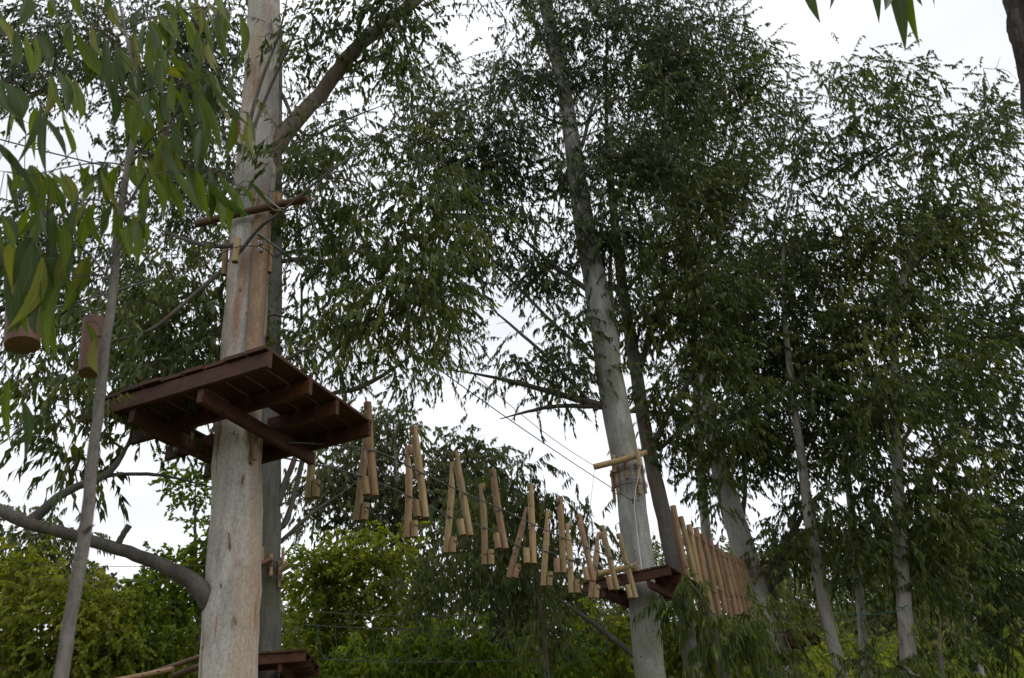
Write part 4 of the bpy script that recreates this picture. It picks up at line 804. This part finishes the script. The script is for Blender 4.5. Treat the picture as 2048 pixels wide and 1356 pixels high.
# ================================================================== sapling in front with large leaves, each leaf its own object
def leaf_mesh(kind):
    n = 7; t = np.linspace(0, 1, n); wd = np.sin(np.pi * t ** .82) ** 1.05 * .5; wd[0] = .06; wd[-1] = .0
    cv = [.10, -.12, .16, .04][kind] * np.sin(t * math.pi) + [.02, .0, -.05, .03][kind] * t
    dp = [-.10, .06, -.05, -.16][kind] * t * t
    V = []
    for i in range(n):
        for sx in (-1, 0, 1): V.append((cv[i] * 1.0 + sx * wd[i] * .24, dp[i] + (.028 * wd[i] * 2 if sx else 0), -t[i]))
    F = []
    for i in range(n - 1):
        for j in (0, 1): F.append((i * 3 + j, i * 3 + j + 1, i * 3 + 4 + j, i * 3 + 3 + j))
    V = np.array(V); return V, F
def big_leaf_material(name, c, c2, vein, trans):
    m, t, o = nodes(name)
    v = coords(t, (1, 1, 1)); n = noise(t, v, 9, 4); oi = t.nodes.new('ShaderNodeObjectInfo')
    col = mix(t, n, c, c2); col = mix(t, oi.outputs['Random'], col, mix(t, .5, col, vein))
    ac = t.nodes.new('ShaderNodeAttribute'); ac.attribute_name = 'across'; al = t.nodes.new('ShaderNodeAttribute'); al.attribute_name = 'along'
    ab = t.nodes.new('ShaderNodeMath'); ab.operation = 'ABSOLUTE'; t.links.new(ac.outputs['Fac'], ab.inputs[0])
    sv = t.nodes.new('ShaderNodeMath'); sv.operation = 'MULTIPLY_ADD'; t.links.new(al.outputs['Fac'], sv.inputs[0]); sv.inputs[1].default_value = 90; 
    s2 = t.nodes.new('ShaderNodeMath'); s2.operation = 'MULTIPLY'; t.links.new(ab.outputs[0], s2.inputs[0]); s2.inputs[1].default_value = -14; t.links.new(s2.outputs[0], sv.inputs[2])
    sn = t.nodes.new('ShaderNodeMath'); sn.operation = 'SINE'; t.links.new(sv.outputs[0], sn.inputs[0])
    col = mix(t, ramp(t, sn.outputs[0], [(.8, (0, 0, 0)), (1, (.28, .28, .28))]), col, tuple(min(1, x * 1.7) for x in c2))
    col = mix(t, ramp(t, ab.outputs[0], [(.04, (.42, .42, .42)), (.11, (0, 0, 0))]), col, tuple(min(1, x * 2.0 + .02) for x in c2))
    col = mix(t, ramp(t, noise(t, coords(t, (1.5, 1, 1.0)), 5.5, 5, .7), [(.66, (0, 0, 0)), (.72, (.7, .7, .7))]), col, (.13, .075, .025))
    p = t.nodes.new('ShaderNodeBsdfPrincipled'); t.links.new(col, p.inputs['Base Color']); p.inputs['Roughness'].default_value = .45; p.inputs['Specular IOR Level'].default_value = .16
    tr = t.nodes.new('ShaderNodeBsdfTranslucent'); t.links.new(mix(t, 1.0, col, (1.7, 1.75, .45), 'MULTIPLY'), tr.inputs[0])
    ms = t.nodes.new('ShaderNodeMixShader'); ms.inputs[0].default_value = trans
    t.links.new(p.outputs[0], ms.inputs[1]); t.links.new(tr.outputs[0], ms.inputs[2]); t.links.new(ms.outputs[0], o.inputs[0]); return m
LM = [big_leaf_material('big_leaf_green', (.065, .105, .010), (.095, .14, .012), (.16, .185, .02), .64), big_leaf_material('big_leaf_dark', (.03, .055, .016), (.045, .075, .02), (.07, .10, .022), .4),
      big_leaf_material('big_leaf_yellow', (.13, .15, .025), (.17, .17, .03), (.2, .16, .04), .5), big_leaf_material('big_leaf_grey', (.085, .11, .06), (.12, .15, .08), (.15, .17, .08), .3), big_leaf_material('big_leaf_brown', (.16, .07, .03), (.12, .10, .03), (.2, .08, .03), .3)]
LME = {}
for k in range(4):
    V, F = leaf_mesh(k)
    for mi in range(5):
        LME[k, mi] = me = mesh_np('leaf', V, F, LM[mi], True)
        a_ = me.attributes.new('across', 'FLOAT', 'POINT'); a_.data.foreach_set('value', np.tile([-1., 0., 1.], 7).astype(np.float32))
        a_ = me.attributes.new('along', 'FLOAT', 'POINT'); a_.data.foreach_set('value', np.repeat(np.linspace(0, 1, 7), 3).astype(np.float32))
def put_leaf(parent, pbase, A, B, wpx, mi):
    ln = np.linalg.norm(B - A); z = -(B - A) / ln
    tocam = unit(CAM - (A + B) / 2); yv = unit(tocam - z * (tocam @ z)); xv = np.cross(yv, z)
    tw_ = rng.normal(0, .5); xr = xv * math.cos(tw_) + yv * math.sin(tw_); yr = np.cross(z, xr)
    wd = .74 * wpx * mpp(A) / max(.6, abs(math.cos(tw_))); sx = wd / .24; fl = rng.choice([-1, 1])
    o = bpy.data.objects.new('leaf', LME[int(rng.integers(4)), mi]); COL.objects.link(o); o.parent = parent
    Lc = A - pbase; cols = [xr * sx * fl, yr * ln * .9 * fl * rng.choice([-1, 1]), z * ln]
    o.matrix_local = Matrix([[cols[0][i], cols[1][i], cols[2][i], Lc[i]] for i in range(3)] + [[0, 0, 0, 1]])
YS = 2.75
st = [(122, 1356, 30), (135, 1270, 29), (150, 1180, 28), (170, 1070, 27), (184, 930, 24), (196, 820, 22), (212, 690, 20), (228, 560, 18), (240, 430, 16), (256, 330, 13), (266, 270, 10), (270, 180, 8), (258, 100, 6), (240, 10, 5), (235, -60, 4)]
P = np.array([at(x, y, YS) for x, y, _ in st]); rr = np.array([.9 * q * mpp(p) / 2 for (_, _, q), p in zip(st, P)])
g0 = arr(P[0][0] - .02, YS, float(ground(P[0][0], YS)))
SAP = thing('sapling', g0, 'slim bent sapling in front at left with large drooping leaves', 'tree')
P = np.vstack([g0 - UP * .05, g0 * .5 + P[0] * .5 + arr(.02, 0, 0), P]); rr = np.concatenate([[rr[0] * 1.3, rr[0] * 1.1], rr])
q = spline(np.hstack([P, rr[:, None]]), 50); q[:, :3] += rng.normal(0, .0015, (50, 3)); mb = MB(); mb.tube(q[:, :3], q[:, 3], 14, True, wob=.02); mb.obj('trunk', M['bark_sapling'], SAP, g0)
mb = MB(); a = at(172, 1060, YS - .02); mb.tube([a, at(182, 1052, YS - .03), at(190, 1050, YS - .03)], [.012, .007, .001], 7); mb.obj('snag', M['bark_sapling'], SAP, g0)
TW = [[(256, 410), (290, 350), (325, 284), (365, 190), (405, 110), (440, 20), (455, -40)], [(250, 330), (200, 325), (130, 335), (60, 350), (-10, 340)], [(262, 300), (300, 305), (350, 318), (420, 335), (475, 372)], [(270, 200), (220, 165), (150, 145), (80, 150), (10, 175)],
      [(270, 190), (310, 175), (350, 178), (395, 160), (440, 140)], [(258, 110), (200, 60), (140, 40), (60, 60)], [(250, 60), (320, 30), (400, 15), (470, 18)], [(246, 415), (190, 400), (110, 405), (40, 415), (-20, 430)], [(238, 450), (270, 425), (300, 425)],
      [(225, 570), (170, 500), (100, 480), (40, 475), (-20, 480)], [(212, 680), (190, 640), (165, 630)], [(330, 275), (380, 255), (440, 225), (500, 225)], [(262, 330), (300, 280), (340, 250), (380, 210)], [(-30, 700), (20, 740), (50, 790)]]
tp_all = []
for i, tpts in enumerate(TW):
    dY = np.linspace(0, rng.uniform(-.35, .3), len(tpts)); pts = spline([at(x, y, YS + d) for (x, y), d in zip(tpts, dY)], 16)
    r0 = .008 if i == 0 else .0045; mb = MB(); mb.tube(pts, np.linspace(r0, .0015, 16), 6); mb.obj('twig', M['bark_twig'], SAP, g0); tp_all.append(pts)
tp_all = np.concatenate(tp_all)
LV = [(171, 58, 217, 164, 40, 0), (372, 34, 413, 113, 28, 0), (427, 0, 455, 55, 18, 3), (452, 31, 452, 82, 16, 0), (413, 7, 432, 75, 20, 0), (338, 113, 371, 165, 28, 0), (366, 120, 400, 225, 28, 0), (398, 200, 412, 305, 22, 0), (410, 137, 430, 195, 16, 3), (430, 150, 462, 245, 17, 2),
      (458, 154, 473, 205, 14, 3), (492, 224, 522, 290, 17, 3), (465, 226, 475, 287, 18, 4), (478, 250, 486, 307, 11, 2), (345, 331, 390, 432, 36, 0), (390, 335, 403, 430, 23, 0), (398, 326, 417, 380, 15, 3), (420, 352, 447, 452, 22, 0), (434, 345, 486, 442, 25, 0), (476, 370, 508, 412, 13, 0),
      (322, 262, 340, 325, 24, 0), (352, 255, 376, 328, 30, 0), (322, 318, 330, 402, 23, 0), (294, 222, 284, 318, 25, 0), (335, 185, 336, 252, 22, 1), (262, 155, 248, 228, 20, 0), (284, 192, 278, 255, 16, 2), (75, 215, 62, 318, 22, 0), (93, 225, 97, 338, 21, 1), (125, 228, 142, 310, 19, 0),
      (20, 222, 20, 288, 9, 1), (5, 165, 40, 240, 40, 1), (115, 140, 132, 215, 28, 1), (258, 72, 266, 130, 14, 3), (240, 95, 250, 155, 24, 0), (300, 95, 318, 168, 26, 0), (243, 422, 257, 503, 25, 0), (265, 425, 278, 520, 25, 0), (283, 428, 289, 492, 19, 1), (190, 405, 155, 522, 29, 0),
      (207, 405, 198, 480, 20, 0), (230, 398, 222, 470, 20, 0), (100, 420, 105, 512, 25, 3), (130, 435, 124, 546, 27, 0), (82, 408, 73, 528, 25, 0), (60, 415, 48, 490, 22, 0), (137, 370, 140, 445, 20, 1), (172, 370, 166, 420, 18, 3), (45, 480, 25, 605, 38, 1), (72, 490, 58, 592, 36, 1),
      (100, 510, 112, 595, 28, 1), (120, 540, 132, 620, 28, 0), (0, 430, 20, 525, 32, 1), (125, 450, 131, 545, 22, 0), (62, 490, 18, 602, 44, 1), (66, 530, 48, 640, 40, 1), (96, 530, 106, 640, 28, 1), (126, 555, 92, 712, 34, 0), (172, 643, 187, 707, 18, 0), (190, 676, 201, 748, 23, 2),
      (20, 755, 8, 892, 21, 0), (45, 800, 48, 912, 25, 1), (10, 300, 30, 380, 30, 0), (40, 335, 70, 400, 24, 0), (90, 345, 105, 405, 22, 0), (120, 340, 150, 400, 20, 2), (160, 325, 190, 380, 18, 3), (60, 330, 20, 400, 26, 1), (210, 350, 215, 410, 16, 0), (30, 60, 20, 140, 24, 1),
      (80, 60, 95, 130, 22, 1), (140, 45, 150, 105, 26, 1), (200, 60, 195, 120, 22, 1), (230, 10, 245, 70, 22, 3), (270, 60, 285, 140, 22, 0), (300, 40, 310, 110, 26, 0), (330, 30, 350, 100, 26, 0), (285, 10, 270, 60, 20, 1), (350, 20, 365, 95, 22, 0), (320, 120, 330, 200, 24, 1),
      (345, 150, 355, 235, 22, 0), (370, 165, 385, 260, 20, 0), (300, 150, 298, 215, 20, 1), (275, 130, 270, 195, 18, 1), (230, 120, 222, 190, 20, 1), (190, 110, 180, 160, 24, 1), (395, 60, 400, 140, 20, 0), (420, 70, 428, 150, 16, 2), (330, 0, 345, 45, 22, 0), (375, -10, 385, 40, 18, 0),
      (215, 330, 205, 395, 18, 1), (180, 330, 172, 395, 18, 0), (310, 200, 318, 285, 20, 0), (260, 250, 255, 330, 16, 1), (10, 480, -5, 560, 30, 1), (150, 480, 142, 560, 22, 0), (380, 250, 392, 330, 20, 1), (0, 20, 15, 90, 26, 1), (55, -10, 60, 60, 24, 1), (110, -20, 120, 50, 22, 1), (160, -20, 165, 40, 24, 0),
      (30, 600, 18, 665, 30, 1), (205, -30, 210, 30, 20, 0), (35, 560, 30, 655, 26, 1), (62, 575, 52, 672, 24, 0), (12, 575, 24, 660, 26, 1), (80, 590, 72, 670, 22, 1)]
LV += [(x0 + rng.uniform(-26, 26), y0 + rng.uniform(-22, 18), x1 + rng.uniform(-34, 34), y1_ + rng.uniform(-30, 20), wpx * rng.uniform(.7, 1), int(rng.choice([0, 0, 1, 1, 2]))) for x0, y0, x1, y1_, wpx, mi in LV if y0 < 560 and rng.uniform() < .9]
for _ in range(110):                       # more leaves hanging along the twigs
    q_ = tp_all[int(rng.integers(len(tp_all)))]; xx, yy = to_px(q_); xx, yy = float(xx[0]), float(yy[0])
    if yy > 520 or xx < -20: continue
    dx = rng.uniform(-16, 30); LV.append((xx + rng.uniform(-12, 12), yy + rng.uniform(2, 16), xx + dx, yy + rng.uniform(70, 105), rng.uniform(16, 26), int(rng.choice([0, 0, 0, 1, 2]))))
stems = MB()
for x0, y0, x1, y1_, wpx, mi in LV:
    Y = YS + rng.uniform(-.3, .22); A, B = at(x0, y0, Y), at(x0 + (x1 - x0) * 1.06, y0 + (y1_ - y0) * 1.06, Y + rng.uniform(-.05, .05)); put_leaf(SAP, g0, A, B, wpx, mi)
    j = int(np.argmin(np.linalg.norm(tp_all - A, axis=1))); pj = tp_all[j]; stems.tube(spline([pj, (pj + A) / 2 + UP * .012, A + (B - A) * .03], 6), np.linspace(.0022, .0014, 6), 5, False)
o = stems.obj('leaf_stalks', M['bark_twig'], SAP, g0); o['kind'] = 'stuff'

# ================================================================== shaggy tree at the right edge whose branch hangs into the top of the view
YT = 3.6
pt_ = [(2320, 1356, 150), (2230, 700, 140), (2150, 330, 132), (2112, 120, 128), (2082, 0, 122), (2050, -180, 112), (2020, -420, 100)]
P = np.array([at(x, y, YT) for x, y, _ in pt_]); rr = np.array([q * mpp(p) / 2 for (_, _, q), p in zip(pt_, P)]); gb2 = arr(P[0][0] + .05, YT, float(ground(P[0][0], YT)))
SH = thing('shaggy_tree', gb2, 'dark shaggy barked trunk at the top right edge with big leaves on its branch', 'tree')
P = np.vstack([gb2 - UP * .1, P]); rr = np.concatenate([[rr[0] * 1.25], rr]); q = spline(np.hstack([P, rr[:, None]]), 60); mb = MB(); mb.tube(q[:, :3], q[:, 3], 26, True, wob=.06); SHT = mb.obj('trunk', M['bark_brown'], SH, gb2)
for (x0, y0, x1, y1_, wp) in ((2018, 42, 2050, 138, 20), (2030, 20, 2062, 160, 22), (2016, -40, 2030, 40, 14)):     # peeling strips of bark
    mb = MB(); a, b = at(x0, y0, YT - .16), at(x1, y1_, YT - .12); t_ = np.linspace(0, 1, 9)
    mb.tube(a + (b - a) * t_[:, None] + rng.normal(0, .004, (9, 3)), wp * mpp(a) / 2 * np.array([.5, .8, 1, 1, .95, 1, .9, .7, .4]), 7, True, wob=.22); mb.obj('bark_strip', M['bark_brown'], SHT, gb2)
bp = spline([at(2030, -330, YT), at(1950, -190, 3.2), at(1860, -95, 2.9), at(1760, -80, 2.8), at(1660, -70, 2.8), at(1600, -60, 2.8)], 24); mb = MB(); mb.tube(bp, np.linspace(.03, .004, 24), 8, wob=.03); SHB = mb.obj('branch', M['bark_twig'], SH, gb2)
for x0, y0, x1, y1_, wpx, mi in ((1612, -50, 1634, 24, 20, 1), (1660, -60, 1664, 4, 11, 1), (1740, -62, 1752, 21, 18, 1), (1768, -60, 1765, 27, 21, 1), (1782, -66, 1798, 65, 29, 1), (1812, -70, 1826, 58, 18, 0), (1838, -60, 1843, 12, 12, 1), (1848, -60, 1870, 11, 7, 1), (1700, -110, 1712, -40, 20, 1), (1880, -120, 1890, -30, 20, 1), (1925, -140, 1920, -50, 20, 0)):
    A, B = at(x0, y0, 2.8), at(x1 + (x1 - x0) * .1, y1_ + (y1_ - y0) * .1, 2.78); put_leaf(SHB, gb2, A, B, wpx * 1.4, mi)
    j = int(np.argmin(np.linalg.norm(bp - A, axis=1))); mb = MB(); mb.tube([bp[j], (bp[j] + A) / 2, A + (B - A) * .03], .0022, 5); mb.obj('leaf_stalk', M['bark_twig'], SHB, gb2)
